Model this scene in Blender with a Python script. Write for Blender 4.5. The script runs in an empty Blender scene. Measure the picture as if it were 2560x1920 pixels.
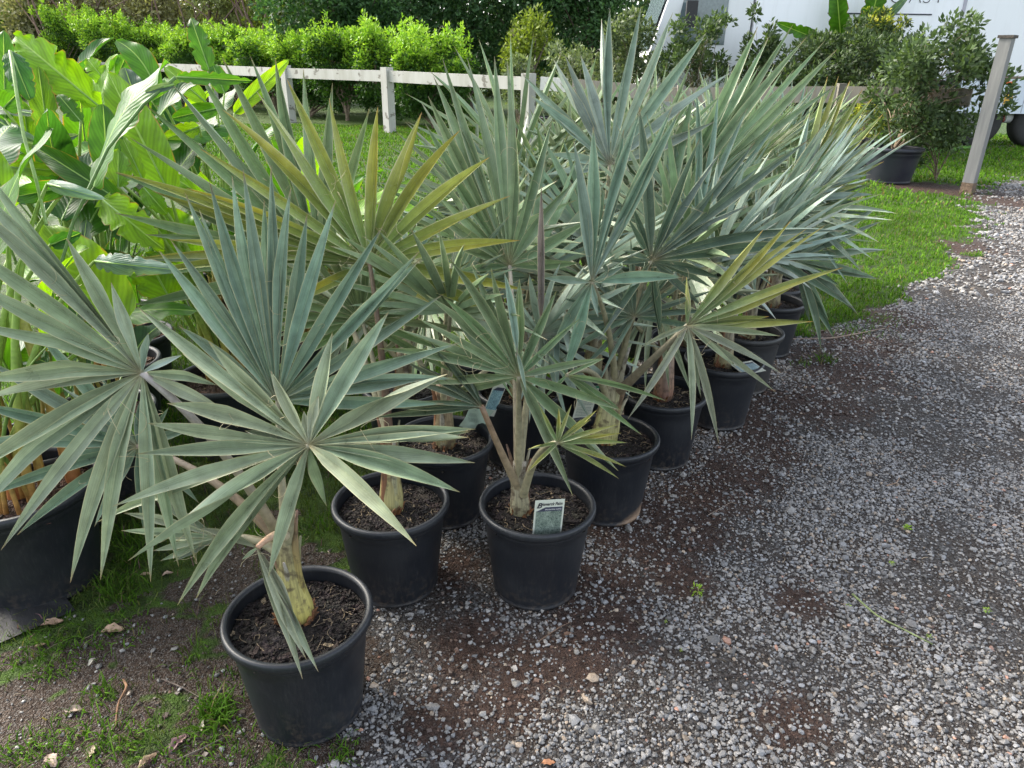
import bpy, math, random
import numpy as np
from mathutils import Matrix, Vector
R = math.radians
rng = np.random.default_rng(7); random.seed(7)
S = bpy.context.scene; COL = S.collection

# ------------------------------------------------------------------ camera
FPX, PITCH, ROLL, CH = 1800.0, R(24.0), R(0.79), 1.543
cP, sP, cR, sR = math.cos(PITCH), math.sin(PITCH), math.cos(ROLL), math.sin(ROLL)
FW = np.array([0, cP, -sP]); U0 = np.array([0, sP, cP]); R0 = np.array([1., 0, 0])
RI = R0*cR + U0*sR; UP = U0*cR - R0*sR
C0 = np.array([0, 0, CH])
cam = bpy.data.cameras.new('camera'); camo = bpy.data.objects.new('camera', cam); COL.objects.link(camo)
cam.sensor_width = 36; cam.lens = 36*FPX/2560; cam.clip_start = .05; cam.clip_end = 900
m = Matrix.Identity(4)
for i in range(3):
    m[i][0] = RI[i]; m[i][1] = UP[i]; m[i][2] = -FW[i]; m[i][3] = C0[i]
camo.matrix_world = m; S.camera = camo
# ------------------------------------------------------------------ light
SUN_EL, SUN_AZ = 40, -60        # azimuth measured from +Y (away from the viewer), negative = left
W = bpy.data.worlds.new("World"); S.world = W; W.use_nodes = True
nt = W.node_tree; nt.nodes.clear()
sky = nt.nodes.new('ShaderNodeTexSky'); sky.sky_type = 'NISHITA'; sky.sun_disc = False
sky.sun_elevation = R(SUN_EL); sky.sun_rotation = R(SUN_AZ); sky.air_density = 1.0; sky.dust_density = 2.5; sky.ozone_density = 1
bg = nt.nodes.new('ShaderNodeBackground'); bg.inputs[1].default_value = 0.15
wo = nt.nodes.new('ShaderNodeOutputWorld'); hs_ = nt.nodes.new('ShaderNodeHueSaturation'); hs_.inputs['Saturation'].default_value = .46
nt.links.new(sky.outputs[0], hs_.inputs['Color']); nt.links.new(hs_.outputs[0], bg.inputs[0]); nt.links.new(bg.outputs[0], wo.inputs[0])
sl = bpy.data.lights.new('sun', 'SUN'); sl.energy = 1.9; sl.angle = R(20); sl.color = (1, .93, .8)
so = bpy.data.objects.new('sun', sl); COL.objects.link(so)
sd = Vector((math.sin(R(SUN_AZ))*math.cos(R(SUN_EL)), math.cos(R(SUN_AZ))*math.cos(R(SUN_EL)), math.sin(R(SUN_EL))))
so.rotation_euler = sd.to_track_quat('Z', 'Y').to_euler()
S.view_settings.view_transform = 'Standard'; S.view_settings.look = 'None'; S.view_settings.gamma = 1
S.view_settings.exposure = 1.88
S.cycles.max_bounces = 6; S.cycles.transparent_max_bounces = 6; S.cycles.diffuse_bounces = 3; S.cycles.glossy_bounces = 2

# ------------------------------------------------------------------ helpers
CR = dict(f=(0, 0, 1), c1=(0, 0, .4219), c2=(700, 0, .4219), c3=(1600, 0, .434), c4=(0, 600, .4219), c5=(300, 1200, .434), c6=(800, 700, .5425),
          c7=(1400, 500, .4219), c8=(0, 1200, .434), n1=(1100, 150, .3315), n2=(1700, 150, .3315), n3=(0, 900, .4219), n4=(1500, 500, .3918), n5=(700, 550, .3315))
def P(c, x, y): a = CR[c]; return (a[0]+x*a[2], a[1]+y*a[2])
def ray(px, py): return FW + RI*(px-1280)/FPX + UP*(960-py)/FPX
def at(px, py, d): return C0 + ray(px, py)*d
def gnd(px, py, z=0.):
    r = ray(px, py); return C0 + r*((z-CH)/r[2])
def onY(px, py, Y):
    r = ray(px, py); return C0 + r*(Y/r[1])
def proj(p):
    q = np.asarray(p)-C0; d = q@FW; return 1280+FPX*(q@RI)/d, 960-FPX*(q@UP)/d, d
def zat(x, y, py):
    z = 0.
    for _ in range(8):
        e = proj((x, y, z))[1]-py; e2 = proj((x, y, z+.01))[1]-py
        z -= e/((e2-e)/.01)
    return z
def nrm(v):
    v = np.asarray(v, float); return v/(np.linalg.norm(v, axis=-1, keepdims=True)+1e-12)

def bez(p0, p1, p2, n=12):
    t = np.linspace(0, 1, n)[:, None]; return (1-t)**2*np.asarray(p0)+2*t*(1-t)*np.asarray(p1)+t*t*np.asarray(p2)
class MB:
    def __init__(s): s.V = []; s.F = []; s.C = []; s.U = []; s.n = 0
    def add(s, v, f, c=None, uv=None):
        v = np.asarray(v, float).reshape(-1, 3); k = len(v)
        s.V.append(v)
        for ff in (f if isinstance(f, list) else [f]):
            s.F.append(np.asarray(ff, int)+s.n)
        c = np.array([.5, .5, .5]) if c is None else np.asarray(c, float)
        s.C.append(np.broadcast_to(c[..., :3], (k, 3)))
        s.U.append(np.zeros((k, 2)) if uv is None else np.asarray(uv, float).reshape(-1, 2))
        s.n += k
    def box(s, lo, hi, c=None, rot=None, o=None):
        lo = np.array(lo, float); hi = np.array(hi, float)
        v = np.array([[x, y, z] for x in (lo[0], hi[0]) for y in (lo[1], hi[1]) for z in (lo[2], hi[2])])
        if rot is not None: v = v@np.asarray(rot).T
        if o is not None: v = v+np.asarray(o)
        s.add(v, np.array([[0, 1, 3, 2], [4, 6, 7, 5], [0, 4, 5, 1], [2, 3, 7, 6], [0, 2, 6, 4], [1, 5, 7, 3]]), c)
    def tube(s, path, rad, n=8, c=None, cap=True, squash=1.):
        path = np.asarray(path, float); k = len(path); rad = np.broadcast_to(np.asarray(rad, float), (k,))
        t = nrm(np.gradient(path, axis=0)); ref = np.array([0, 0, 1.]) if abs(t[:, 2]).mean() < .8 else np.array([1., 0, 0])
        a = nrm(np.cross(t, ref)); b = np.cross(t, a)
        th = np.arange(n)*2*math.pi/n
        v = path[:, None]+rad[:, None, None]*(a[:, None]*np.cos(th)[:, None]*squash+b[:, None]*np.sin(th)[:, None])
        i = np.arange(k-1)[:, None]*n; j = np.arange(n)[None]; j2 = (j+1) % n
        f = np.stack([i+j, i+j2, i+n+j2, i+n+j], -1).reshape(-1, 4)
        vv = v.reshape(-1, 3)
        uv = np.stack(np.broadcast_arrays(np.arange(n)[None]/n, np.linspace(0, 1, k)[:, None]), -1).reshape(-1, 2)
        fs = [f]
        if c is not None:
            c = np.asarray(c, float)
            if c.ndim == 2: c = np.repeat(c, n, axis=0)
        if cap:
            vv = np.vstack([vv, path[-1]]); uv = np.vstack([uv, [.5, 1]])
            fs.append(np.stack([(k-1)*n+np.arange(n), (k-1)*n+(np.arange(n)+1) % n, np.full(n, k*n)], -1))
            if c is not None and c.ndim == 2: c = np.vstack([c, c[-1]])
        s.add(vv, fs, c, uv)
    def build(s, name, mat, parent=None, smooth=True):
        me = bpy.data.meshes.new(name)
        V = np.vstack(s.V).astype(np.float32); me.vertices.add(len(V)); me.vertices.foreach_set('co', V.ravel())
        lv = np.concatenate([f.ravel() for f in s.F]).astype(np.int32)
        lt = np.concatenate([np.full(len(f), f.shape[1]) for f in s.F]).astype(np.int32)
        me.loops.add(len(lv)); me.loops.foreach_set('vertex_index', lv)
        me.polygons.add(len(lt)); me.polygons.foreach_set('loop_start', (np.cumsum(lt)-lt).astype(np.int32))
        me.polygons.foreach_set('loop_total', lt)
        me.polygons.foreach_set('use_smooth', np.full(len(lt), smooth))
        me.update(calc_edges=True)
        C = np.vstack(s.C); ca = me.color_attributes.new('Col', 'FLOAT_COLOR', 'POINT')
        ca.data.foreach_set('color', np.hstack([C, np.ones((len(C), 1))]).astype(np.float32).ravel())
        U = np.vstack(s.U)[lv]; ul = me.uv_layers.new(name='UVMap'); ul.data.foreach_set('uv', U.astype(np.float32).ravel())
        me.materials.append(mat)
        o = bpy.data.objects.new(name, me); COL.objects.link(o)
        if parent is not None:
            o.parent = parent; o.location = -np.array(parent.location)
        return o
def tag(o, label=None, cat=None, group=None, kind=None):
    if label: o['label'] = label
    if cat: o['category'] = cat
    if group: o['group'] = group
    if kind: o['kind'] = kind
    return o
def thing(name, loc, label, cat, group=None):
    o = bpy.data.objects.new(name, None); o.empty_display_size = .1; COL.objects.link(o); o.location = loc
    return tag(o, label, cat, group)

# ------------------------------------------------------------------ materials
def mat(name, build, **kw):
    m = bpy.data.materials.new(name); m.use_nodes = True; t = m.node_tree; t.nodes.clear()
    out = t.nodes.new('ShaderNodeOutputMaterial'); sh = build(N(t), **kw); t.links.new(sh, out.inputs[0]); return m
class N:
    def __init__(s, t): s.t = t
    def n(s, ty, **kw):
        x = s.t.nodes.new('ShaderNode'+ty)
        for k, v in kw.items(): setattr(x, k, v)
        return x
    def put(s, sock, v):
        if isinstance(v, bpy.types.NodeSocket): s.t.links.new(v, sock)
        elif v is not None:
            if sock.type == 'RGBA' and not isinstance(v, (int, float)) and len(v) == 3: v = (*v, 1)
            sock.default_value = v
    def col(s): x = s.n('Attribute', attribute_name='Col'); return x.outputs['Color']
    def uv(s): return s.n('UVMap').outputs[0]
    def obj(s): return s.n('TexCoord').outputs['Object']
    def sep(s, v): x = s.n('SeparateXYZ'); s.put(x.inputs[0], v); return x.outputs
    def comb(s, a, b, c=0.):
        x = s.n('CombineXYZ')
        for i, q in enumerate((a, b, c)): s.put(x.inputs[i], q)
        return x.outputs[0]
    def math(s, op, a, b=None, c=None):
        x = s.n('Math', operation=op)
        for i, q in enumerate((a, b, c)):
            if q is not None: s.put(x.inputs[i], q)
        return x.outputs[0]
    def vm(s, op, a, b=None):
        x = s.n('VectorMath', operation=op); s.put(x.inputs[0], a)
        if b is not None: s.put(x.inputs[1], b)
        return x.outputs[0]
    def noise(s, vec, sc, det=3., rough=.55, dist=0.):
        x = s.n('TexNoise'); s.put(x.inputs['Vector'], vec); x.inputs['Scale'].default_value = sc; x.inputs['Detail'].default_value = det
        x.inputs['Roughness'].default_value = rough; x.inputs['Distortion'].default_value = dist; return x.outputs[0]
    def vor(s, vec, sc, feat='F1', out=0):
        x = s.n('TexVoronoi', feature=feat); s.put(x.inputs['Vector'], vec); x.inputs['Scale'].default_value = sc; return x.outputs[out]
    def ramp(s, fac, *st):
        x = s.n('ValToRGB'); s.put(x.inputs[0], fac); e = x.color_ramp.elements
        while len(e) < len(st): e.new(.5)
        for q, (p, c) in zip(e, st): q.position = p; q.color = (*c, 1) if not isinstance(c, (int, float)) else (c, c, c, 1)
        return x.outputs[0]
    def mix(s, f, a, b, mode='MIX'):
        x = s.n('Mix', data_type='RGBA', blend_type=mode); s.put(x.inputs[0], f); s.put(x.inputs[6], a); s.put(x.inputs[7], b); return x.outputs[2]
    def bump(s, h, st=.3, d=.01):
        x = s.n('Bump'); s.put(x.inputs['Height'], h); x.inputs['Strength'].default_value = st; x.inputs['Distance'].default_value = d; return x.outputs[0]
    def bsdf(s, col, rough=.6, nor=None, spec=.5, metal=0., coat=0.):
        x = s.n('BsdfPrincipled'); s.put(x.inputs['Base Color'], col); s.put(x.inputs['Roughness'], rough); s.put(x.inputs['Specular IOR Level'], spec)
        x.inputs['Metallic'].default_value = metal
        if coat: x.inputs['Coat Weight'].default_value = coat
        if nor is not None: s.put(x.inputs['Normal'], nor)
        return x.outputs[0]
    def trans(s, sh, col, f, nor=None):
        t = s.n('BsdfTranslucent'); s.put(t.inputs[0], col)
        x = s.n('MixShader'); s.put(x.inputs[0], f); s.put(x.inputs[1], sh); s.put(x.inputs[2], t.outputs[0]); return x.outputs[0]

def b_palm(n):
    u, v, _ = n.sep(n.uv())
    e = n.math('ABSOLUTE', n.math('SUBTRACT', u, .5))
    st = n.noise(n.comb(n.math('MULTIPLY', u, 9.), n.math('MULTIPLY', v, .8), 0.), 3., 3.)
    blot = n.noise(n.obj(), 22., 4.)
    fine = n.noise(n.obj(), 160., 2.)
    c = n.mix(1., n.col(), n.ramp(st, (.3, .78), (.7, 1.18)), 'MULTIPLY')
    c = n.mix(1., c, n.ramp(blot, (.3, .76), (.72, 1.2)), 'MULTIPLY')
    c = n.mix(n.math('MULTIPLY', n.ramp(fine, (.58, 0.), (.75, 1.)), .22), c, (.34, .4, .36))
    edge = n.ramp(e, (.44, 0.), (.48, 1.))
    c = n.mix(n.math('MULTIPLY', edge, .7), c, (.5, .47, .28))
    mid = n.ramp(e, (.0, 1.), (.03, 0.))
    c = n.mix(n.math('MULTIPLY', mid, .35), c, (.36, .4, .27))
    h = n.noise(n.comb(n.math('MULTIPLY', u, 40.), n.math('MULTIPLY', v, 1.), 0.), 3., 2.)
    nb = n.bump(h, .25, .002)
    return n.trans(n.bsdf(c, n.ramp(blot, (.3, .27), (.7, .46)), nb, .65), c, .12)
M_palm = mat('palm_leaf', b_palm)
def b_leafy(n, tr=.35, rough=.5, spec=.3):
    c = n.mix(1., n.col(), n.ramp(n.noise(n.obj(), 9., 3.), (.3, .8), (.7, 1.2)), 'MULTIPLY')
    return n.trans(n.bsdf(c, rough, None, spec), n.mix(1., c, (1.25, 1.3, .6), 'MULTIPLY'), tr)
M_leaf = mat('foliage', b_leafy)
def b_hel(n):
    u, v, _ = n.sep(n.uv())
    e = n.math('ABSOLUTE', n.math('SUBTRACT', u, .5))
    ph = n.math('ADD', n.math('MULTIPLY', v, 230.), n.math('MULTIPLY', e, -55.))
    ph = n.math('ADD', ph, n.math('MULTIPLY', n.noise(n.uv(), 6., 2.), 5.))
    w = n.math('SINE', ph); w2 = n.math('SINE', n.math('MULTIPLY', ph, .31))
    wv = n.math('ADD', n.math('MULTIPLY', w, .5), n.math('MULTIPLY', w2, .5))
    c = n.mix(1., n.col(), n.ramp(n.math('ADD', n.math('MULTIPLY', wv, .5), .5), (0., .74), (1., 1.14)), 'MULTIPLY')
    c = n.mix(1., c, n.ramp(n.noise(n.obj(), 7., 4.), (.3, .66), (.7, 1.2)), 'MULTIPLY')
    mid = n.ramp(e, (.012, 1.), (.03, 0.))
    c2 = n.mix(mid, c, (.33, .5, .12))
    edge = n.math('MULTIPLY', n.ramp(e, (.46, 0.), (.5, 1.)), n.ramp(n.noise(n.obj(), 14., 4.), (.48, 0.), (.56, 1.)))
    c2 = n.mix(edge, c2, (.28, .15, .04))
    nb = n.bump(wv, .22, .003)
    return n.trans(n.bsdf(c2, .42, nb, .35), n.mix(1., c2, (1.7, 1.55, .5), 'MULTIPLY'), .45)
M_hel = mat('paddle_leaf', b_hel)
def b_attr(n, rough=.6, bs=60., amt=.25, bst=.3, bd=.003, spec=.4):
    x = n.noise(n.obj(), bs, 5.)
    c = n.mix(1., n.col(), n.ramp(x, (.3, 1-amt), (.7, 1+amt)), 'MULTIPLY')
    return n.bsdf(c, rough, n.bump(x, bst, bd), spec)
M_stem = mat('stem', b_attr, rough=.5)
def b_trunk(n):
    u, v, _ = n.sep(n.uv())
    st = n.noise(n.comb(n.math('MULTIPLY', u, 14.), n.math('MULTIPLY', v, 1.5), 0.), 2.5, 4.)
    x = n.noise(n.obj(), 38., 5.)
    c = n.mix(1., n.col(), n.ramp(st, (.3, .6), (.7, 1.3)), 'MULTIPLY')
    c = n.mix(n.ramp(x, (.5, 0.), (.64, .8)), c, (.07, .045, .028))
    return n.bsdf(c, .55, n.bump(st, .5, .004), .4)
M_trunk = mat('palm_trunk', b_trunk)
M_bark = mat('bark', b_attr, rough=.85, bs=25., amt=.4, bst=.7, bd=.02)
M_stone = mat('gravel_stone', b_attr, rough=.5, bs=260., amt=.28, bst=.35, bd=.001, spec=.55)
M_dry = mat('dry_leaf', b_attr, rough=.7, bs=70., amt=.35)
M_fib = mat('fibre', lambda n: n.bsdf((.5, .42, .26), .6))
def b_pot(n, stain=False):
    rnd = n.n('ObjectInfo').outputs['Random']
    o = n.obj(); x = n.noise(o, 6., 5.); y = n.noise(n.vm('MULTIPLY', o, (60., 60., 6.)), 3., 3.); sp = n.noise(o, 420., 2.)
    c = n.mix(n.ramp(x, (.42, 0.), (.7, .6)), n.col(), (.02, .022, .026))
    c = n.mix(n.math('MULTIPLY', n.math('MULTIPLY', rnd, rnd), .35), c, (.03, .031, .034))
    c = n.mix(n.math('MULTIPLY', n.ramp(y, (.52, 0.), (.8, 1.)), .2), c, (.08, .08, .078))
    c = n.mix(n.ramp(sp, (.68, 0.), (.76, .35)), c, (.1, .11, .12))
    z = n.sep(o)[2]
    dz = n.math('SUBTRACT', .055, n.math('ADD', z, n.math('MULTIPLY', n.noise(o, 11., 3.), .07)))
    c = n.mix(n.math('MULTIPLY', n.ramp(n.math('MULTIPLY', dz, 22.), (0., 0.), (1., 1.)), .3), c, (.08, .06, .045))
    zz = n.sep(o)
    if stain:
        q = n.math('ADD', n.math('MULTIPLY', zz[0], 6.), n.math('MULTIPLY', zz[2], -9.)); q = n.math('ADD', q, n.math('MULTIPLY', n.noise(o, 16., 4.), .5))
        c = n.mix(n.math('MULTIPLY', n.ramp(q, (.45, 0.), (.75, 1.)), .8), c, (.3, .2, .13))
    splash = n.math('MULTIPLY', n.ramp(n.noise(o, 55., 5.), (.5, 0.), (.66, 1.)), n.ramp(n.math('ADD', zz[2], n.math('MULTIPLY', x, .12)), (.06, 1.), (.2, 0.)))
    c = n.mix(n.math('MULTIPLY', splash, .55), c, (.085, .066, .05))
    return n.bsdf(c, n.ramp(x, (.3, .36), (.7, .55)), n.bump(n.noise(o, 500., 2.), .12, .001), .5)
M_pot = mat('pot_plastic', b_pot); M_pot2 = mat('pot_plastic_muddy', b_pot, stain=True)
def b_soil(n):
    o = n.obj(); v = n.vor(o, 130.); x = n.noise(o, 60., 5.); vc = n.vor(o, 130., out=1)
    c = n.mix(1., n.col(), n.ramp(x, (.25, .45), (.75, 1.7)), 'MULTIPLY')
    h = n.math('ADD', n.math('MULTIPLY', v, -1.), x)
    return n.bsdf(c, .75, n.bump(h, .9, .012), .35)
M_soil = mat('potting_mix', b_soil)
def b_white(n):
    o = n.obj(); a = n.noise(n.vm('MULTIPLY', o, (1., 1., .25)), 4., 5.); b = n.noise(n.vm('MULTIPLY', o, (1., 1., 1.6)), 3.4, 6.)
    c = n.mix(n.ramp(a, (.42, 0.), (.66, .85)), n.col(), (.33, .32, .27))
    c = n.mix(n.ramp(b, (.6, 0.), (.64, .85)), c, (.13, .115, .09))
    return n.bsdf(c, .7, n.bump(a, .25, .01))
M_white = mat('flaking_white_paint', b_white)
M_post = mat('weathered_post_paint', lambda n: n.bsdf(n.mix(n.ramp(n.noise(n.vm('MULTIPLY', n.obj(), (9., 9., 1.)), 2.5, 5.), (.45, 0.), (.75, .6)), n.col(), (.24, .235, .22)), .65, n.bump(n.noise(n.vm('MULTIPLY', n.obj(), (9., 9., .6)), 6., 4.), .3, .006)))
def b_truck(n):
    o = n.obj(); a = n.noise(o, 1.3, 5.); b = n.noise(n.vm('MULTIPLY', o, (3., 1., .5)), 3., 5.)
    c = n.mix(n.math('MULTIPLY', n.ramp(b, (.5, 0.), (.8, 1.)), .22), n.col(), (.5, .5, .48))
    c = n.mix(n.ramp(n.noise(o, 9., 6.), (.74, 0.), (.77, .6)), c, (.25, .2, .17))
    return n.bsdf(c, .45, None, .5)
M_truck = mat('truck_paint', b_truck)
def simple(name, c, rough=.5, spec=.5, metal=0., am=.15, sc=20.):
    def b(n):
        return n.bsdf(n.mix(1., c, n.ramp(n.noise(n.obj(), sc, 4.), (.3, 1-am), (.7, 1+am)), 'MULTIPLY'), rough, None, spec, metal)
    return mat(name, b)
M_dark = simple('dark_metal', (.02, .02, .022), .6)
M_rubber = simple('rubber', (.025, .024, .023), .8)
M_glass = simple('cab_glass', (.12, .16, .17), .1, .8)
M_ink = simple('dark_lettering', (.02, .02, .035), .5)
M_orange = simple('orange_lens', (.8, .12, .02), .3)
M_yellow = simple('yellow_sign', (.75, .42, .03), .4)
M_redp = simple('red_cap', (.35, .08, .07), .5)
M_sheet = mat('black_sheet', lambda n: n.bsdf(n.mix(n.ramp(n.noise(n.obj(), 7., 4.), (.4, 0.), (.7, .6)), (.005, .005, .006), (.014, .014, .016)), .6, n.bump(n.vor(n.vm('MULTIPLY', n.obj(), (1., 1., 1.)), 260.), .3, .002), .6))
def b_ground(n):
    o = n.obj(); g, k, r = n.sep(n.col())     # grass, gravel, red mulch
    v1 = n.vor(o, 130.); v1c = n.vor(o, 130., out=1); v2 = n.vor(o, 300.); v2c = n.vor(o, 300., out=1)
    x = n.noise(o, 3., 6.); y = n.noise(o, 40., 5.)
    s1 = n.sep(v1c)[0]; s2 = n.sep(v2c)[0]
    grav = n.ramp(s1, (0., (.05, .042, .036)), (.45, (.1, .092, .084)), (.8, (.17, .165, .16)), (1., (.28, .27, .265)))
    fine = n.ramp(s2, (0., (.042, .032, .025)), (.6, (.085, .068, .056)), (1., (.2, .18, .16)))
    grav = n.mix(n.ramp(n.noise(o, 6., 5.), (.4, 0.), (.6, 1.)), grav, fine)
    grav = n.mix(1., grav, n.ramp(v1, (0., 1.1), (.8, .45)), 'MULTIPLY')
    dirt = n.mix(n.ramp(y, (.35, 0.), (.65, 1.)), (.032, .021, .015), (.085, .06, .044))
    dirt = n.mix(n.ramp(s2, (.72, 0.), (.8, .6)), dirt, (.17, .155, .14))
    mul = n.mix(n.ramp(y, (.35, 0.), (.65, 1.)), (.032, .018, .013), (.092, .055, .041))
    gr = n.mix(n.ramp(n.noise(o, 14., 6.), (.35, 0.), (.65, 1.)), (.03, .045, .014), (.07, .125, .02))
    dd = n.noise(o, 18., 6.)
    def soft(f, w=.5): return n.ramp(n.math('ADD', f, n.math('MULTIPLY', n.math('SUBTRACT', dd, .5), w*2)), (.4, 0.), (.6, 1.))
    c = n.mix(soft(k), dirt, grav); c = n.mix(n.math('MULTIPLY', n.ramp(n.math('ADD', r, n.math('MULTIPLY', n.math('SUBTRACT', n.noise(o, 60., 6.), .5), 1.6)), (.08, 0.), (.6, 1.)), .85), c, mul); c = n.mix(soft(g), c, gr)
    h = n.math('ADD', n.math('MULTIPLY', v1, -.7), n.math('MULTIPLY', v2, -.4))
    h = n.math('ADD', h, n.math('MULTIPLY', y, .5))
    return n.bsdf(c, n.ramp(s1, (0., .8), (1., .5)), n.bump(h, 1., .012), .15)
M_ground = mat('gravel_dirt_grass_ground', b_ground)

# ------------------------------------------------------------------ ground masks
def poly(pts): return np.array([gnd(*p)[:2] for p in pts])
GRAV = poly([(560, 2000), (760, 1885), (930, 1840), (955, 1600), (900, 1500), (1000, 1330), (1040, 1180), (1180, 1060), (1350, 960), (1600, 900), (1900, 830), (2000, 860),
             (2060, 850), (2150, 800), (2268, 740), (2384, 648), (2470, 560), (2440, 505), (2480, 458), (2700, 428), (3600, 410), (3600, 2300), (560, 2300)])
DIRT = poly([(170, 1575), (420, 1460), (640, 1290), (900, 1400), (955, 1600), (930, 1850), (560, 2000), (500, 2200), (-400, 2200), (-400, 1760)])
def inside(px, py, pl):
    r = np.zeros(px.shape, bool); j = len(pl)-1
    for i in range(len(pl)):
        xi, yi = pl[i]; xj, yj = pl[j]
        with np.errstate(divide='ignore', invalid='ignore'):
            r ^= ((yi > py) != (yj > py)) & (px < (xj-xi)*(py-yi)/(yj-yi+1e-12)+xi)
        j = i
    return r
def vnoise(x, y, s, seed=0):
    x = np.asarray(x)*s; y = np.asarray(y)*s; xi = np.floor(x).astype(int); yi = np.floor(y).astype(int); fx = x-xi; fy = y-yi
    def h(a, b):
        q = np.sin(a*127.1+b*311.7+seed*74.7)*43758.5453; return q-np.floor(q)
    fx = fx*fx*(3-2*fx); fy = fy*fy*(3-2*fy)
    return (h(xi, yi)*(1-fx)+h(xi+1, yi)*fx)*(1-fy)+(h(xi, yi+1)*(1-fx)+h(xi+1, yi+1)*fx)*fy
def fbm(x, y, s, seed=0): return (vnoise(x, y, s, seed)*.5+vnoise(x, y, s*2.1, seed+1)*.3+vnoise(x, y, s*4.3, seed+2)*.2)
RED = [(gnd(*p)[:2], r) for p, r in [((1130, 1420), .12), ((1200, 1620), .16), ((1330, 1650), .14), ((1700, 1300), .2), ((1820, 1180), .22), ((1850, 1050), .25), ((2120, 930), .3), ((1520, 1460), .16), ((2150, 860), .3), ((2050, 1010), .26), ((1100, 1800), .12), ((1560, 1250), .14), ((2400, 620), .4), ((2520, 500), .6), ((1560, 1330), .17), ((1640, 1390), .12), ((1480, 1560), .2), ((1430, 1640), .14), ((1750, 1230), .22), ((1900, 1120), .2), ((1980, 1010), .22), ((2060, 900), .25),
                                    ((1260, 1750), .12), ((2000, 1500), .1), ((1980, 1800), .1), ((2230, 800), .3), ((1700, 1450), .12), ((2330, 470), .8)]]
def masks(x, y):
    x = np.asarray(x, float); y = np.asarray(y, float); sc = .03+.02*y
    jx = x+(fbm(x, y, 5, 3)-.5)*sc*5; jy = y+(fbm(x, y, 5, 9)-.5)*sc*5
    g = inside(jx, jy, GRAV).astype(float); d = inside(jx, jy, DIRT).astype(float)
    gr = (1-g)*(1-d)
    n1 = fbm(x, y, 7, 21)
    gr = np.maximum(gr, d*(n1 > .6)*.62)
    edge = (1-g)*(y > 4)*0
    gr = np.where(gr > .9, np.where(fbm(x, y, 3, 5) < .3, .55, 1.), gr)+edge
    r = np.zeros_like(x)
    for c, w in RED: r = np.maximum(r, np.exp(-(((x-c[0])**2+(y-c[1])**2)/w**2)*1.2)*(.45+fbm(x, y, 9, 31)))
    r = np.where(y > 7, r*1.5, r)
    return gr*(r < .75), g, np.clip(r, 0, 1)*.9
def axis(a, b, lo, hi, st):
    c = np.arange(lo, hi, st); g = st*1.25*np.cumprod(np.full(40, 1.25))
    r = hi+np.cumsum(g); l = lo-np.cumsum(g)
    return np.concatenate([l[l > a][::-1], c, r[r < b]])
gx = axis(-350, 350, -3.0, 8.0, .05); gy = axis(-60, 500, .5, 12., .05)
X, Y = np.meshgrid(gx, gy); Z = (fbm(X, Y, 4, 1)-.5)*.012*(np.abs(X) < 15)*(Y < 20)
g_, k_, r_ = masks(X, Y)
nx, ny = len(gx), len(gy); i = np.arange(ny-1)[:, None]*nx+np.arange(nx-1)[None]
gm = MB(); gm.add(np.stack([X, Y, Z], -1).reshape(-1, 3), np.stack([i, i+1, i+nx+1, i+nx], -1).reshape(-1, 4), np.stack([g_, k_, r_], -1).reshape(-1, 3))
tag(gm.build('ground', M_ground), kind='structure')
def gz(x, y): return float((fbm(np.array([x]), np.array([y]), 4, 1)[0]-.5)*.012)

# ------------------------------------------------------------------ gravel stones
phi = (1+5**.5)/2
ICO = nrm(np.array([[-1, phi, 0], [1, phi, 0], [-1, -phi, 0], [1, -phi, 0], [0, -1, phi], [0, 1, phi], [0, -1, -phi], [0, 1, -phi], [phi, 0, -1], [phi, 0, 1], [-phi, 0, -1], [-phi, 0, 1]]))
ICF = np.array([[0, 11, 5], [0, 5, 1], [0, 1, 7], [0, 7, 10], [0, 10, 11], [1, 5, 9], [5, 11, 4], [11, 10, 2], [10, 7, 6], [7, 1, 8], [3, 9, 4], [3, 4, 2], [3, 2, 6], [3, 6, 8], [3, 8, 9], [4, 9, 5], [2, 4, 11], [6, 2, 10], [8, 6, 7], [9, 8, 1]])
BOX = np.array([[x, y, z] for x in (-1, 1) for y in (-1, 1) for z in (-1, 1)])*.62
BXF = np.array([[0, 1, 3, 2], [4, 6, 7, 5], [0, 4, 5, 1], [2, 3, 7, 6], [0, 2, 6, 4], [1, 5, 7, 3]])
def rocks(mb, x, y, r, cols, flat=.6, base=ICO, faces=ICF, sink=.35):
    n = len(x)
    v = base[None]*(1+rng.uniform(-.28, .28, (n, len(base), 1)))+rng.uniform(-.12, .12, (n, len(base), 3))
    v = v*np.stack([rng.uniform(.75, 1.35, n), rng.uniform(.65, 1.1, n), rng.uniform(.4, .85, n)*flat/.6], -1)[:, None]*r[:, None, None]
    a = rng.uniform(0, 2*math.pi, n); t = rng.normal(0, .35, n); ca, sa, ct, st = np.cos(a), np.sin(a), np.cos(t), np.sin(t)
    yy = v[..., 1]*ct[:, None]-v[..., 2]*st[:, None]; zz = v[..., 1]*st[:, None]+v[..., 2]*ct[:, None]
    xx = v[..., 0]*ca[:, None]-yy*sa[:, None]; y2 = v[..., 0]*sa[:, None]+yy*ca[:, None]
    zb = (fbm(x, y, 4, 1)-.5)*.012
    V = np.stack([xx+x[:, None], y2+y[:, None], zz+(zb+r*sink)[:, None]], -1)
    F = faces[None]+(np.arange(n)*len(base))[:, None, None]
    mb.add(V.reshape(-1, 3), F.reshape(-1, faces.shape[1]), np.repeat(cols, len(base), 0))
def stonecols(n):
    g = np.clip(rng.normal(.185, .055, n), .05, .31); c = np.stack([g*1.06, g, g*.93], -1)
    k = rng.random(n); c[k < .07] *= (1.2, 1., .8); c[(k > .1) & (k < .108)] *= (1.45, .85, .65); c[(k > .7)] *= (.95, 1., 1.08)
    return c
sm = MB()
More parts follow.
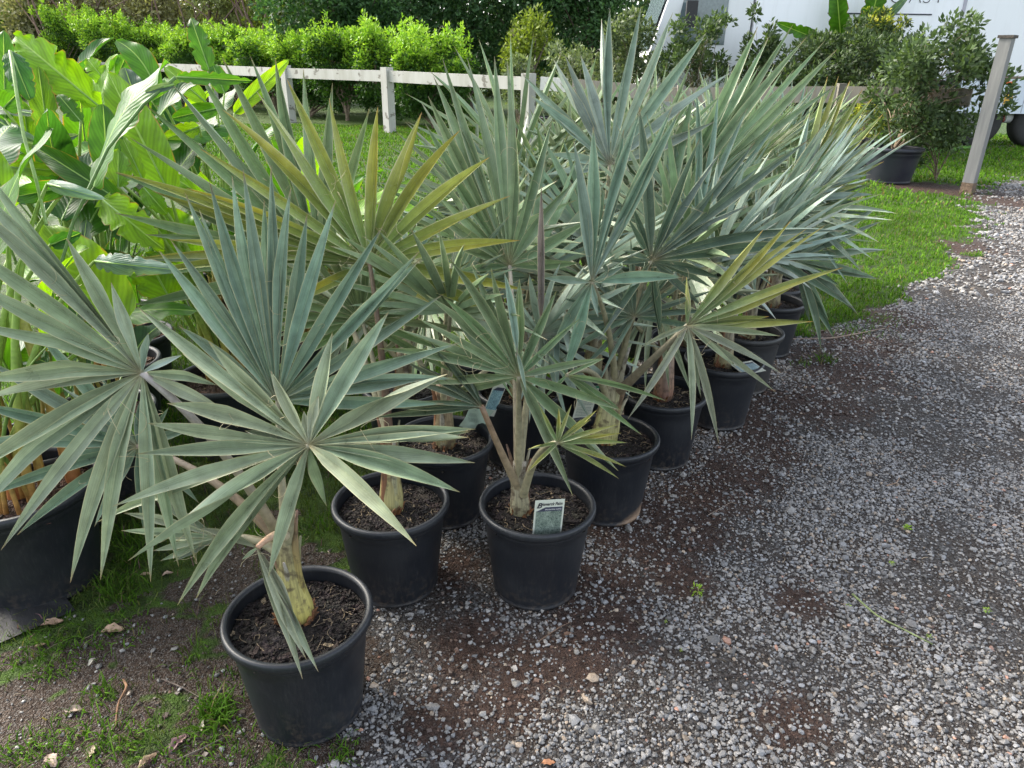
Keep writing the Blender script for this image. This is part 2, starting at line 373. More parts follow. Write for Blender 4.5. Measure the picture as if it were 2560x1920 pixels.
PC = {}   # pot footprints
def scatter(x0, x1, y0, y1, dens, rlo, rmode, seed):
    n = int((x1-x0)*(y1-y0)*dens); x = rng.uniform(x0, x1, n); y = rng.uniform(y0, y1, n)
    g, k, r = masks(x, y)
    cl = fbm(x, y, 3.2, seed)
    keep = (k > .5) & (rng.random(n) < np.clip((cl-.25)*3., .3, 1)) & (rng.random(n) > np.clip(r*1.4, 0, .72))
    u, v, d = proj3(x, y); keep &= (u > -300) & (u < 2860) & (v < 2150)
    x, y = x[keep], y[keep]; n = len(x)
    rr = rlo+rng.gamma(2., rmode, n); rr = np.minimum(rr, rlo*4.2)
    return x, y, rr
def proj3(x, y, z=0.):
    q = np.stack([x, y, np.full_like(x, z-CH)], -1); d = q@FW; d = np.where(d < .05, .05, d); return 1280+FPX*(q@RI)/d, 960-FPX*(q@UP)/d, d
for a in [(-1., 3.4, .75, 2.9, 15000, .0017, .0012, 41), (-1., 3.4, .75, 2.9, 700, .005, .0016, 41), (-.4, 5.6, 2.9, 5.2, 7000, .0026, .0016, 41), (1.5, 12, 5.2, 13, 1300, .0065, .0028, 41)]:
    x, y, r = scatter(*a); rocks(sm, x, y, r, stonecols(len(x)))
# sparse stones on the dirt at the left
x = rng.uniform(-1.8, 0, 2600); y = rng.uniform(.9, 2.4, 2600); g, k, r = masks(x, y); q = (k < .5) & (g < .6); x, y = x[q], y[q]
rocks(sm, x, y, .0015+rng.gamma(1.6, .0012, len(x)), stonecols(len(x))*.9)
db = MB()
n = 46000; x = rng.uniform(-1., 4.5, n); y = rng.uniform(.8, 6, n); g, k, r = masks(x, y); u, v, d = proj3(x, y)
q = (((r > .12) & (rng.random(n) < r*1.6+.1)) | (k < .5) & (g < .8) & (y < 2.6)) & (u > -200) & (u < 2700); x, y, r = x[q], y[q], r[q]; n = len(x)
t = rng.random((n, 1)); bc = (np.array([.034, .02, .014])*(1-t)+np.array([.125, .077, .056])*t); bc = np.where((r < .12)[:, None], bc*(.9, 1.1, 1.15), bc)
rocks(db, x, y, (.0012+rng.gamma(1.6, .0011, n))*(1+y*.12), bc, base=BOX, faces=BXF)
for _ in range(900):
    a = rng.uniform(-1.7, 2.2), rng.uniform(.85, 3.4); t = rng.uniform(0, 6.3); L = rng.uniform(.006, .035); b_ = (a[0]+L*math.cos(t), a[1]+L*math.sin(t))
    if masks(a[0], a[1])[1] > .5 and rng.random() < .6: continue
    c = np.array([.22, .17, .11])*rng.uniform(.3, 1.6); db.tube(bez((a[0], a[1], .003), ((a[0]+b_[0])/2+rng.normal(0, L*.2), (a[1]+b_[1])/2, .009), (b_[0], b_[1], .004), 4), rng.uniform(.0004, .0011), 3, c)
tag(db.build('soil_debris', M_stone, smooth=False), 'brown soil crumbs, bark bits and straw spilled round the pots', 'debris', kind='stuff')
tag(sm.build('gravel', M_stone, smooth=False), 'loose grey crushed gravel scattered over the driveway', 'gravel', kind='stuff')

# ------------------------------------------------------------------ grass
def blades(mb, x, y, h, w, cols, lean=.5):
    n = len(x); a = rng.uniform(0, 2*math.pi, n); dx, dy = np.cos(a), np.sin(a); l = rng.uniform(.15, 1., n)*lean*2*h
    b = rng.uniform(0, 2*math.pi, n); wx, wy = np.cos(b)*w/2, np.sin(b)*w/2; zb = (fbm(x, y, 4, 1)-.5)*.012-.002
    z = np.zeros(n)
    p0 = np.stack([x-wx, y-wy, zb], -1); p1 = np.stack([x+wx, y+wy, zb], -1)
    mx, my = x+dx*l*.35, y+dy*l*.35
    p2 = np.stack([mx+wx*.8, my+wy*.8, zb+h*.62], -1); p3 = np.stack([mx-wx*.8, my-wy*.8, zb+h*.62], -1)
    p4 = np.stack([x+dx*l, y+dy*l, zb+h*rng.uniform(.55, 1., n)], -1)
    V = np.stack([p0, p1, p2, p3, p4], 1); k = np.arange(n)[:, None]*5
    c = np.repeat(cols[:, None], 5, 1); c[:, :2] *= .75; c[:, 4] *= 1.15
    mb.add(V.reshape(-1, 3), [k+np.array([0, 1, 2, 3]), k+np.array([3, 2, 4])], c.reshape(-1, 3))
def gcols(n, sun=.75):  # sun only scales the blade colours evenly
    t = rng.random((n, 1)); c = np.array([.06, .15, .015])*(1-t)+np.array([.17, .33, .035])*t
    k = rng.random(n) < .06; c[k] = (.25, .21, .1); return c*sun
gr = MB()
def gscat(x0, x1, y0, y1, dens, h, w, dirt=False):
    n = int((x1-x0)*(y1-y0)*dens); x = rng.uniform(x0, x1, n); y = rng.uniform(y0, y1, n); g, k, r = masks(x, y)
    u, v, d = proj3(x, y)
    kp = (rng.random(n) < g**2) & (u > -400) & (u < 2950) & (v < 2250); x, y = x[kp], y[kp]; n = len(x)
    cl = .6+fbm(x, y, 9, 77)*1.1
    blades(gr, x, y, h*cl*rng.uniform(.5, 1.3, n), w*rng.uniform(.6, 1.3, n), (gcols(n)*(.85, .56, 1.3) if y1 < 3 else gcols(n))*(.55+fbm(x, y, 2.2, 13)[:, None]))
gscat(-2.2, .4, .8, 2.6, 4300, .04, .0032); gscat(-3., 3, 2.6, 5, 4500, .04, .0045); gscat(-3.5, 9, 5, 9, 2300, .035, .008); gscat(-8, 14, 9, 20, 420, .05, .02)
def tuft(px, py, n, h, spread, w=.004, c=.7):
    p = gnd(px, py); x = rng.normal(p[0], spread, n); y = rng.normal(p[1], spread, n); blades(gr, x, y, h*rng.uniform(.4, 1.2, n), np.full(n, w)*rng.uniform(.5, 1.3, n), gcols(n, c), .8)
for q in [(290, 1470, 90, .06, .04), (330, 1500, 70, .05, .03), (150, 1600, 130, .03, .05), (60, 1640, 120, .03, .05), (270, 1600, 140, .025, .05), (130, 1680, 110, .025, .03), (260, 1730, 60, .03, .02), (160, 1850, 160, .035, .05),
          (290, 1860, 160, .04, .04), (50, 1880, 120, .03, .04), (540, 1790, 110, .055, .03, .006), (520, 1770, 60, .05, .02), (600, 1690, 60, .03, .03), (430, 1880, 120, .03, .05), (590, 1860, 120, .03, .04), (330, 1400, 80, .06, .03),
          (330, 1345, 100, .06, .04), (850, 1890, 90, .025, .02), (700, 1910, 60, .03, .03), (480, 1660, 40, .03, .03), (820, 1310, 120, .04, .05), (640, 1350, 60, .04, .03), (2065, 905, 70, .06, .03), (2000, 910, 40, .04, .03), (2140, 830, 120, .05, .08), (2200, 800, 90, .05, .08)]:
    tuft(*q)
M_grass = mat('grass_blade', b_leafy, tr=.3, rough=.8, spec=.08)
tag(gr.build('grass', M_grass), 'short green lawn grass and tufts round the pots', 'grass', kind='stuff')

# ------------------------------------------------------------------ pots
def lathe(mb, prof, n=64, c=None):
    prof = np.array(prof, float); k = len(prof); th = np.arange(n)*2*math.pi/n
    V = np.stack([prof[:, 0][:, None]*np.cos(th), prof[:, 0][:, None]*np.sin(th), np.broadcast_to(prof[:, 1][:, None], (k, n))], -1)
    i = np.arange(k-1)[:, None]*n; j = np.arange(n)[None]; f = np.stack([i+j, i+(j+1) % n, i+n+(j+1) % n, i+n+j], -1).reshape(-1, 4)
    mb.add(V.reshape(-1, 3), f, c)
def pot_mb(D, H, rb, col=(.0075, .0095, .014), rib=False):
    Ro = D/2; rw = Ro-.014*D/.36; s = D/.36; mb = MB()
    p = [(0, .004), (rb-.012*s, .004), (rb-.006*s, 0), (rb, .004*s), (rb+.001, .012*s), (rb-.001, .014*s)]
    for t in np.linspace(0.05, 1, 9): p.append((rb+(rw-.004*s-rb)*t, .014*s+(H-.05*s-.014*s)*t))
    p += [(rw-.001*s, H-.045*s), (rw+.001*s, H-.036*s), (rw+.001*s, H-.028*s), (Ro-.003*s, H-.024*s), (Ro, H-.018*s), (Ro, H-.006*s), (Ro-.003*s, H-.001*s), (Ro-.007*s, H), (Ro-.013*s, H-.001*s), (Ro-.017*s, H-.005*s)]
    zi = H-.012*s
    for k in range(5): p += [(Ro-.0185*s, zi), (Ro-.0165*s, zi-.003*s)]; zi -= .006*s
    p += [(rb*.97, .08)]
    lathe(mb, p, 72, col); return mb
_cache = {}
def add_pot(root, D=.36, H=.314, rb=.134, col=(.0075, .0095, .014), soilz=.045, soilc=(.016, .012, .01), chips=700, big=1., seed=0):
    key = (D, H, rb, col)
    if key not in _cache:
        o = pot_mb(D, H, rb, col).build('pot', M_pot); _cache[key] = o.data; bpy.data.objects.remove(o)
    o = bpy.data.objects.new('pot', _cache[key]); COL.objects.link(o); o.parent = root; o.rotation_euler.z = rng.uniform(0, 6)
    key = ('soil', D, H, soilc, chips, big, rng.integers(0, 4) if chips > 200 else 0)
    if key not in _cache:
        mb = MB(); r = D/2*.9; s = D/.36; zz = H-soilz*s
        k = 26; rr = np.linspace(0, r, k); th = np.arange(48)*2*math.pi/48
        xx = rr[:, None]*np.cos(th); yy = rr[:, None]*np.sin(th); z = zz+(fbm(xx, yy, 22/s, 3)-.5)*.02*s+(fbm(xx+5, yy, 80/s, 3)-.5)*.012+.012*s*np.exp(-(rr[:, None]/(.06*s))**2)
        V = np.stack([xx, yy, z], -1); i = np.arange(k-1)[:, None]*48; j = np.arange(48)[None]
        mb.add(V.reshape(-1, 3), np.stack([i+j, i+48+j, i+48+(j+1) % 48, i+(j+1) % 48], -1).reshape(-1, 4), soilc)
        # bark chips and crumbs lying in the mix
        n = int(chips*3*s*s); a = rng.uniform(0, 2*math.pi, n); q = r*np.sqrt(rng.random(n))*.97; x, y = q*np.cos(a), q*np.sin(a)
        rad = (.0022+rng.gamma(1.8, .0016, n))*big; zc = zz+(fbm(x, y, 22/s, 3)-.5)*.02*s+.003
        v = BOX[None]*(1+rng.uniform(-.3, .3, (n, 8, 1)))*np.stack([rng.uniform(.8, 2.2, n), rng.uniform(.6, 1.2, n), rng.uniform(.25, .6, n)], -1)[:, None]*rad[:, None, None]
        al = rng.uniform(0, 6.3, n); tl = rng.normal(0, .4, n)
        y1 = v[..., 1]*np.cos(tl)[:, None]-v[..., 2]*np.sin(tl)[:, None]; z1 = v[..., 1]*np.sin(tl)[:, None]+v[..., 2]*np.cos(tl)[:, None]
        x2 = v[..., 0]*np.cos(al)[:, None]-y1*np.sin(al)[:, None]; y2 = v[..., 0]*np.sin(al)[:, None]+y1*np.cos(al)[:, None]
        V = np.stack([x2+x[:, None], y2+y[:, None], z1+zc[:, None]], -1)
        cc = np.array(soilc)*rng.uniform(.5, 2.6, (n, 1))*rng.uniform(.9, 1.15, (n, 3))
        cc[rng.random(n) < .02] = (.25, .19, .12)
        mb.add(V.reshape(-1, 3), (BXF[None]+(np.arange(n)*8)[:, None, None]).reshape(-1, 4), np.repeat(cc, 8, 0))
        if chips > 200:
            for _ in range(44):   # fine roots and straws
                a = rng.uniform(0, 6.3); q = r*math.sqrt(rng.random())*.85; b = rng.uniform(0, 6.3); L = rng.uniform(.01, .045)
                t = np.linspace(0, 1, 6)[:, None]; p0 = np.array([q*math.cos(a), q*math.sin(a), zz+.006])
                pth = p0+t*L*np.array([math.cos(b), math.sin(b), .1])+np.sin(t*math.pi)*np.array([-math.sin(b), math.cos(b), .6])*L*rng.uniform(-.4, .4)
                mb.tube(pth, .0009, 4, (.28, .21, .13))
        o = mb.build('soil', M_soil, smooth=False); _cache[key] = o.data; bpy.data.objects.remove(o)
    o = bpy.data.objects.new('soil', _cache[key]); COL.objects.link(o); o.parent = root; o.rotation_euler.z = rng.uniform(0, 6)
    return H-soilz*D/.36

# ------------------------------------------------------------------ fan palms
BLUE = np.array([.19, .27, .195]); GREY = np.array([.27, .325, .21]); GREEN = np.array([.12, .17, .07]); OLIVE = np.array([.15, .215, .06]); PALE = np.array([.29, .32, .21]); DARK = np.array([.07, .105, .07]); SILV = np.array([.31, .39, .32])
YEL = np.array([.58, .46, .03])
def fan_leaf(root, hub, tips, nref, w=.036, col=BLUE, fold=.72, bow=.03, yellow=0., tipc=(.3, .16, .06), bend=None, cwob=.12, fuse=.30, thr=14):
    hub = np.asarray(hub, float); tips = np.asarray(tips, float); d = tips-hub; L = np.linalg.norm(d, axis=1); dn = d/L[:, None]
    nref = nrm(nref)
    a1 = nrm(np.cross(nref, [0.3, .2, 1])); a2 = np.cross(nref, a1); ang = np.arctan2(dn@a2, dn@a1); o = np.argsort(ang); ang = ang[o]; d = d[o]; L = L[o]; dn = dn[o]
    m = len(o); gap = np.diff(np.concatenate([ang, [ang[0]+2*math.pi]])); gl = np.roll(gap, 1)
    mb = MB(); ns = 15; s = np.linspace(0, 1, ns)
    for k in range(m):
        hg = np.clip((min(gap[k], .34)+min(gl[k], .34))/4, .05, .18)
        W = w*.84*rng.uniform(.8, 1.12)*min(1, (L[k]/.34)**.5)
        prof = np.where(s < .52, 1., 1-np.clip((s-.52)/.48, 0, 1)**1.5); prof[-1] = 0.015
        prof *= .86+.14*np.clip(s/.45, 0, 1)
        hw = np.minimum(W/2*prof, .0016+s*L[k]*math.tan(hg))
        nn = nrm(nref-dn[k]*(nref@dn[k])); side = nrm(np.cross(dn[k], nn))
        tw = rng.normal(0, .42)*np.clip((s-fuse)/.4, 0, 1)+0
        bw = bow*L[k]*rng.uniform(.3, 1.6); lat = rng.normal(0, .012)*L[k]
        cen = hub+s[:, None]*d[k]+(4*s*(1-s))[:, None]*(bw*np.array([0, 0, 1.])*.7+bw*nn*.5)+(4*s*(1-s))[:, None]*side*lat
        if bend and rng.random() < bend:
            b0 = rng.uniform(.4, .6); cen = cen+np.clip((s-b0), 0, 1)[:, None]*0-np.array([0, 0, 1.])*(np.clip(b0-abs(s-b0), 0, 1)*-.12*L[k])[:, None]
        tg = nrm(np.gradient(cen, axis=0))
        ct, st = np.cos(tw)[:, None], np.sin(tw)[:, None]
        s2 = side*ct+nn*st; n2 = -side*st+nn*ct
        fo = fold*rng.uniform(.7, 1.3)
        e = hw[:, None]
        mid = cen-n2*e*fo*1.3
        ql = cen-s2*e*.5-n2*e*fo*.35; qr = cen+s2*e*.5-n2*e*fo*.35
        V = np.stack([cen-s2*e+n2*e*fo*.5, ql, mid, mid, qr, cen+s2*e+n2*e*fo*.5], 1)
        c = col*rng.uniform(1-cwob, 1+cwob)*(1+rng.normal(0, .03, 3)); C = np.repeat(c[None], ns, 0)
        if yellow > 0:
            f = np.clip((s-.12)/.5, 0, 1)*yellow*rng.uniform(.45, 1.1); C = C*(1-f[:, None])+YEL*f[:, None]
        ft = np.clip((s-.955)/.03, 0, 1)[:, None]*.8; C = C*(1-ft)+np.array(tipc)*ft
        fh = np.clip((.10-s)/.1, 0, 1)[:, None]*.6; C = C*(1-fh)+np.array([.3, .2, .11])*fh
        C = np.repeat(C[:, None], 6, 1)
        hv = rng.normal(0, .09); C[:, :3] *= 1+hv; C[:, 3:] *= 1-hv  # one half lighter, the other darker: fold shading painted into the blade colour
        if yellow > .1:
            q = (np.clip((s-.3)/.3, 0, 1)*rng.uniform(.2, .95)*min(1, yellow*2.2))[:, None, None]; C[:, 3:] = C[:, 3:]*(1-q)+YEL*q
        uv = np.stack(np.broadcast_arrays(np.array([0, .25, .5, .5, .75, 1.])[None], s[:, None]), -1)
        i = np.arange(ns-1)[:, None]*6+np.array([0, 1, 3, 4])[None]
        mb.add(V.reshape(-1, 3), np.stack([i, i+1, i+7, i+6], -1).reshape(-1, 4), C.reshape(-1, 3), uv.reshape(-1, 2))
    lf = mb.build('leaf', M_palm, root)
    if thr:
        t = MB()
        for _ in range(thr):
            k = rng.integers(m); p = hub+d[k]*rng.uniform(.1, .55); v = nrm(rng.normal(0, 1, 3)); w2 = nrm(np.cross(v, rng.normal(0, 1, 3))); A = rng.uniform(.006, .024); n = 12
            u = np.linspace(0, rng.uniform(2, 6), n)[:, None]
            t.tube(p+A*(np.sin(u)*v+(1-np.cos(u))*w2)*(1+.15*u)+u*.004*nref, .00048, 3, cap=False)
        o = t.build('thread', M_fib, lf); o.location = (0, 0, 0)
    return lf
def petiole(lf, root, p0, hub, r0=.016, r1=.006, c0=(.3, .27, .17), c1=(.22, .2, .13), mid=None, up=.25):
    p0 = np.asarray(p0, float); hub = np.asarray(hub, float)
    if mid is None: mid = p0+(hub-p0)*.35+np.array([0, 0, 1.])*np.linalg.norm(hub-p0)*up
    pth = bez(p0, mid, hub, 14); t = np.linspace(0, 1, 14)
    mb = MB(); mb.tube(pth, r1+(r0-r1)*(1-t)**1.3, 8, np.array(c0)*(1-t[:, None])+np.array(c1)*t[:, None], cap=True)
    o = mb.build('petiole', M_stem, lf); o.location = -np.array(root.location)+0; o.parent = lf; o.location = (0, 0, 0)
    # lf sits at -root.location in root space, so its child shares world coordinates
    return o
def trunk(root, x, y, z0, h=.2, r=.045, tilt=(0, 0), base=(.3, .28, .1), top=(.3, .26, .19), boots=3, brown=True, bulb=1.):
    mb = MB(); t = np.linspace(0, 1, 12)
    pth = np.stack([x+tilt[0]*t, y+tilt[1]*t, z0-.03+(h+.03)*t], -1)
    rad = r*np.where(t < .25, .8+.8*t, 1-(t-.25)*.62)*(1+(bulb-1)*np.exp(-((t-.12)/.24)**2)); C = np.array(base)*(1-t[:, None])+np.array(top)*t[:, None]
    C[:2] = (.16, .1, .05)
    mb.tube(pth, rad, 18, C, squash=.85)
    for b in range(boots+2):      # clasping leaf bases split off the trunk
        a = b*2.3+rng.uniform(0, 1.); bh = h*rng.uniform(.6, 1.35); tt = np.linspace(0, 1, 8)
        off = np.stack([np.cos(a)*(r*.6-tt*.012+tt**3*.03), np.sin(a)*(r*.6-tt*.012+tt**3*.03), bh*tt], -1)
        p = np.array([x, y, z0-.01])+off+np.array([tilt[0], tilt[1], 0])*tt[:, None]
        cb = np.array(base)*(1-tt[:, None])*rng.uniform(.7, 1.2)+np.array(((.3, .27, .2), (.22, .13, .1), (.33, .3, .26), (.2, .2, .12))[b % 4])*tt[:, None]
        if b == boots+1 and brown: cb = np.array([[.2, .09, .045]])*np.ones((8, 1))
        mb.tube(p, r*.55*(1-tt*.85), 9, cb, squash=.7)
    for _ in range(int(26*bulb**3)):          # ragged brown fibre at the foot
        a = rng.uniform(0, 6.3); p0 = np.array([x+math.cos(a)*r*.75, y+math.sin(a)*r*.75, z0]); p0[:2] += np.array([math.cos(a), math.sin(a)])*r*(bulb-1)*.9; e = p0+np.array([math.cos(a+.6)*rng.uniform(.004, .022), math.sin(a+.6)*rng.uniform(.004, .022), rng.uniform(.01, .04)])
        mb.tube(bez(p0, (p0+e)/2+(0, 0, .012), e, 4), [.006, .005, .003, .001], 5, np.array([.24, .105, .04])*rng.uniform(.4, 1.3))
    mb.build('trunk', M_trunk, root)
PG = 'silver fan palms in black pots standing in rows'
class Palm:
    def __init__(s, x, y, label, col=(.0075, .0095, .014), z=None, th=.2, tr=.042, tilt=(0, 0), toff=(0, 0), boots=3, base=(.23, .2, .085), D=.36, H=.314, rb=.134, ttop=(.23, .19, .14), chips=700, soilc=(.016, .012, .01), bulb=1.):
        s.x, s.y = x, y; s.root = thing('potted_palm', (x, y, gz(x, y)), label, 'potted palm', PG)
        sz = add_pot(s.root, D, H, rb, col, chips=chips, soilc=soilc)
        s.z0 = sz; s.tx, s.ty = x+toff[0], y+toff[1]
        trunk(s.root, s.tx, s.ty, sz, th, tr, tilt, base, ttop, boots, bulb=bulb)
        s.cr = np.array([s.tx+tilt[0], s.ty+tilt[1], sz+th*.75]); PC[label] = (x, y)
    def leaf(s, hub, d, tips, g=(0, .2), w=.036, start=None, pet=True, upn=None, dj=.02, pw=(.014, .006), pc=((.3, .27, .17), (.22, .2, .13)), up=.25, **kw):
        hx, hy = P(*hub); H = at(hx, hy, d); T = []
        for t in tips:
            c, a, b = t[:3]; x, y = P(c, a, b); dd = t[3] if len(t) > 3 else 0.
            T.append(at(x, y, max(.35, d+g[0]*(x-hx)/1000+g[1]*(y-hy)/1000+dd+rng.normal(0, dj))))
        # leaf plane normal from the depth slope, turned to the viewer's side
        pa = at(hx+50, hy, d+g[0]*.05)-H; pb = at(hx, hy+50, d+g[1]*.05)-H; nn = nrm(np.cross(pa, pb)); nn = nn if nn@(C0-H) > 0 else -nn
        lf = fan_leaf(s.root, H, T, nn, w=w, **kw)
        if pet: petiole(lf, s.root, s.cr if start is None else start, H, pw[0], pw[1], pc[0], pc[1], up=up)
        return lf
    def auto(s, az, el, pl=.4, L=.5, n=17, spread=115, w=.033, col=BLUE, tiltn=0., pet=True, mx=0, **kw):
        """a fan facing outward: az from +Y clockwise, el = petiole elevation"""
        a = R(az); h = np.array([math.sin(a), math.cos(a), 0]); ax = h*math.cos(R(el))+np.array([0, 0, math.sin(R(el))])
        hub = s.cr+ax*pl+np.array([0, 0, .03]); el2 = el-tiltn; ax2 = h*math.cos(R(el2))+np.array([0, 0, math.sin(R(el2))])
        side = nrm(np.cross(ax2, [0, 0, 1])); nn = np.cross(side, ax2)
        if nn[2] < 0: nn = -nn
        ro = R(rng.normal(0, 38 if s.x < .9 else 24)); side, nn = side*math.cos(ro)+nn*math.sin(ro), nn*math.cos(ro)-side*math.sin(ro)
        T = []
        for k in range(n):
            t = R(-spread+2*spread*k/(n-1)+rng.normal(0, 1.6)); l = L*(1-.32*abs(t/R(130))**1.8)*rng.uniform(.92, 1.06)
            T.append(hub+l*(ax2*math.cos(t)+side*math.sin(t))-nn*l*.16*(1+abs(math.sin(t)))+nn*rng.normal(0, .03)*l-np.array([0, 0, .05*l*l]))
            dx = T[-1][0]-s.x
            if s.x > .55 and (dx > .46 or T[-1][2] < .62): T[-1] = hub+(T[-1]-hub)*.55+np.array([-.03, 0, .16])
        lf = fan_leaf(s.root, hub, T, nn, w=w, col=col, **kw)
        if pet: petiole(lf, s.root, s.cr-(0, 0, .03), hub, .013, .006, up=.08)
def arc(hub, a0, a1, n, L, c='f', jl=.08):
    """tips on an arc in the leaf's picture plane, degrees clockwise from up"""
    hx, hy = P(*hub); out = []
    for k in range(n):
        a = R(a0+(a1-a0)*k/max(1, n-1)+rng.normal(0, 1.5)); l = L*rng.uniform(1-jl, 1+jl*.5); out.append(('f', hx+l*math.sin(a), hy-l*math.cos(a)))
    return out

# ---- front palm (pot A)
A = Palm(-.515, 1.379, 'nearest potted silver palm, with a limp folded leaf hanging over its pot rim', th=.24, tr=.036, tilt=(-.01, .03), toff=(-.015, .02), base=(.5, .44, .1), boots=5, bulb=1.4, ttop=(.26, .22, .14))
A.leaf(('c4', 1645, 955), 1.78, [('c4', 940, 62), ('f', 426, 599), ('f', 462, 481), ('c1', 1180, 1240), ('c1', 1240, 1070), ('c1', 1375, 1040), ('c1', 1440, 1000), ('c1', 1565, 1180), ('c1', 1605, 980), ('c1', 1725, 1105),
       ('n5', 205, -50), ('c1', 1990, 1185), ('n5', 775, 45), ('n5', 1055, 232), ('n5', 1065, 290), ('n5', 1235, 555), ('n5', 1355, 925), ('n5', 1080, 1200), ('n5', 1330, 1200), ('n5', 1240, 1385), ('c4', 1060, 510), ('c4', 1180, 720)],
       g=(.05, .30), w=.043, col=BLUE*1.02, fuse=.4, bow=.02)
A.leaf(('c4', 1830, 1215), 1.5, [('c4', 820, 402), ('c4', 1080, 672), ('c4', 1235, 600), ('c4', 990, 968), ('c4', 872, 1085), ('c4', 810, 1268), ('c4', 665, 1580), ('c4', 1970, 548), ('n5', 820, 692), ('n5', 1262, 1162), ('n5', 1418, 1640), ('n5', 1475, 1577),
       ('c6', 715, 842), ('c6', 645, 978), ('c6', 445, 1226, -.1), ('c5', 45, 466), ('c5', 330, 722, .12), ('c5', 435, 690, .16), ('c5', 855, 560, .08), ('c4', 1450, 1130), ('c8', 560, 242, .2), ('c5', 1190, 150, .2), ('c6', 690, 1490-790)],
       g=(-.05, -.10), w=.044, col=GREY, fuse=.3, yellow=.0, tipc=(.35, .25, .1), bow=.03)
A.leaf(('c4', 1830, 1210), 1.47, [('c4', 1605, 775), ('c4', 1800, 1013), ('c4', 1888, 925)], g=(-.05, -.1), w=.045, col=PALE, pet=False, thr=0, bow=.09)
A.leaf(('c4', 842, 785), 1.55, [('c4', 398, 5), ('c4', 658, 250), ('f', -60, 395), ('f', -110, 480), ('f', -130, 590), ('f', -130, 680), ('f', -120, 790), ('c4', -160, 815), ('c4', -150, 960), ('c4', -280, 1450), ('c4', -210, 1730), ('c8', 5, 405),
       ('c8', 405, 592), ('c8', 578, 577), ('c8', 868, 590), ('c8', 1030, 500), ('c4', 1290, 870), ('c4', 1330, 1010), ('c8', 1130, 470), ('f', -90, 440)], g=(.15, .1), w=.042, col=GREY*1.02, fuse=.3, bend=.5, pw=(.014, .008), pc=((.22, .18, .1), (.3, .27, .25)))
A.leaf(('c4', 842, 785), 1.52, [('c4', 880, 550), ('c4', 1080, 682)], g=(.1, .1), w=.042, col=SILV, pet=False, thr=0, bow=.12)
A.leaf(('c4', 818, 1222), 1.85, [('c4', 200, 520), ('c4', -100, 700), ('c4', -200, 960), ('c4', -250, 1220), ('c4', -150, 1540), ('c4', 100, 1750), ('c4', 330, 1300), ('c4', 360, 870), ('c4', 600, 800), ('c4', 830, 950), ('c4', 1000, 990), ('c4', 1180, 1100), ('c4', 1030, 1700), ('c4', 1180, 1560), ('c4', 560, 1700), ('c4', 850, 1720)],
       g=(.1, .1), w=.038, col=BLUE*.92, pw=(.014, .007), pc=((.2, .14, .08), (.25, .2, .15)))
A.leaf(('c5', 560, 330), 1.75, [('c5', 5, 292), ('c5', 190, 408), ('c5', 230, 466), ('c5', 20, 190), ('c5', 410, 262), ('c5', 120, 40), ('c5', 310, 470), ('c5', 250, 330)], g=(.1, .0), w=.036, col=GREY, start=(-.56, 1.42, .46))
A.leaf(('c5', 790, 390), 1.6, [('c5', 932, 655), ('c5', 1005, 782), ('c5', 1048, 935), ('c5', 1075, 1035), ('c5', 1143, 1105), ('c5', 1052, 1148), ('c5', 700, 460), ('c5', 460, 280)], g=(.0, -.1), w=.034, col=PALE*.95, dj=.008, start=(-.53, 1.40, .52), pc=((.35, .3, .2), (.5, .3, .2)), thr=2, bow=.05)

# ---- palm B, left of the tagged one
B = Palm(-.368, 1.877, 'palm with the yellow-speckled fan, in the second pot from the camera on the left', th=.26, tr=.034, bulb=1.15, base=(.42, .4, .16), ttop=(.2, .11, .07), tilt=(.0, .05))
B.leaf(('c2', 530, 1562), 2.1, [('c1', 1185, 880), ('c1', 1320, 650), ('c1', 1520, 540), ('c1', 1700, 470), ('c1', 1950, 580), ('c2', 580, 630), ('c2', 840, 665), ('c2', 1068, 770), ('c2', 1245, 930), ('c2', 1365, 1160), ('c2', 1422, 1425), ('f', 1313, 725), ('f', 1306, 823), ('f', 465, 470)],
       g=(-.1, .25), w=.046, col=OLIVE*1.05, yellow=.27, tipc=(.4, .16, .05), bow=.03, pc=((.12, .07, .05), (.14, .1, .06)), up=.4)
B.leaf(('c2', 530, 1562), 2.14, [('c1', 690, 1020), ('c1', 900, 1130), ('c1', 760, 1540), ('c1', 800, 1640), ('c1', 1000, 1420), ('c2', 60, 1800), ('c2', 900, 1800)], g=(-.1, .25), w=.045, col=OLIVE*.9, yellow=.2, pet=False)
B.leaf(('f', 800, 662), 2.45, [('c1', 860, 620), ('c1', 750, 805), ('c1', 680, 1022), ('c1', 680, 1262), ('c1', 750, 1545), ('c1', 805, 1640), ('c1', 1005, 480), ('c1', 1160, 395), ('c1', 1315, 340), ('c1', 1482, 330), ('c1', 1630, 340), ('c1', 1797, 402), ('c1', 1970, 490), ('c2', 530, 640), ('c1', 860, 1390), ('c1', 940, 1135), ('f', 320, 765)],
       g=(.1, .25), w=.052, col=GREEN*1.2+BLUE*.2, tipc=(.3, .17, .08), bow=.02)
B.leaf(('f', 905, 800), 2.25, arc(('f', 905, 800), -120, 120, 22, 300), g=(.1, .3), w=.03, col=GREEN*1.3, fuse=.5, thr=3)
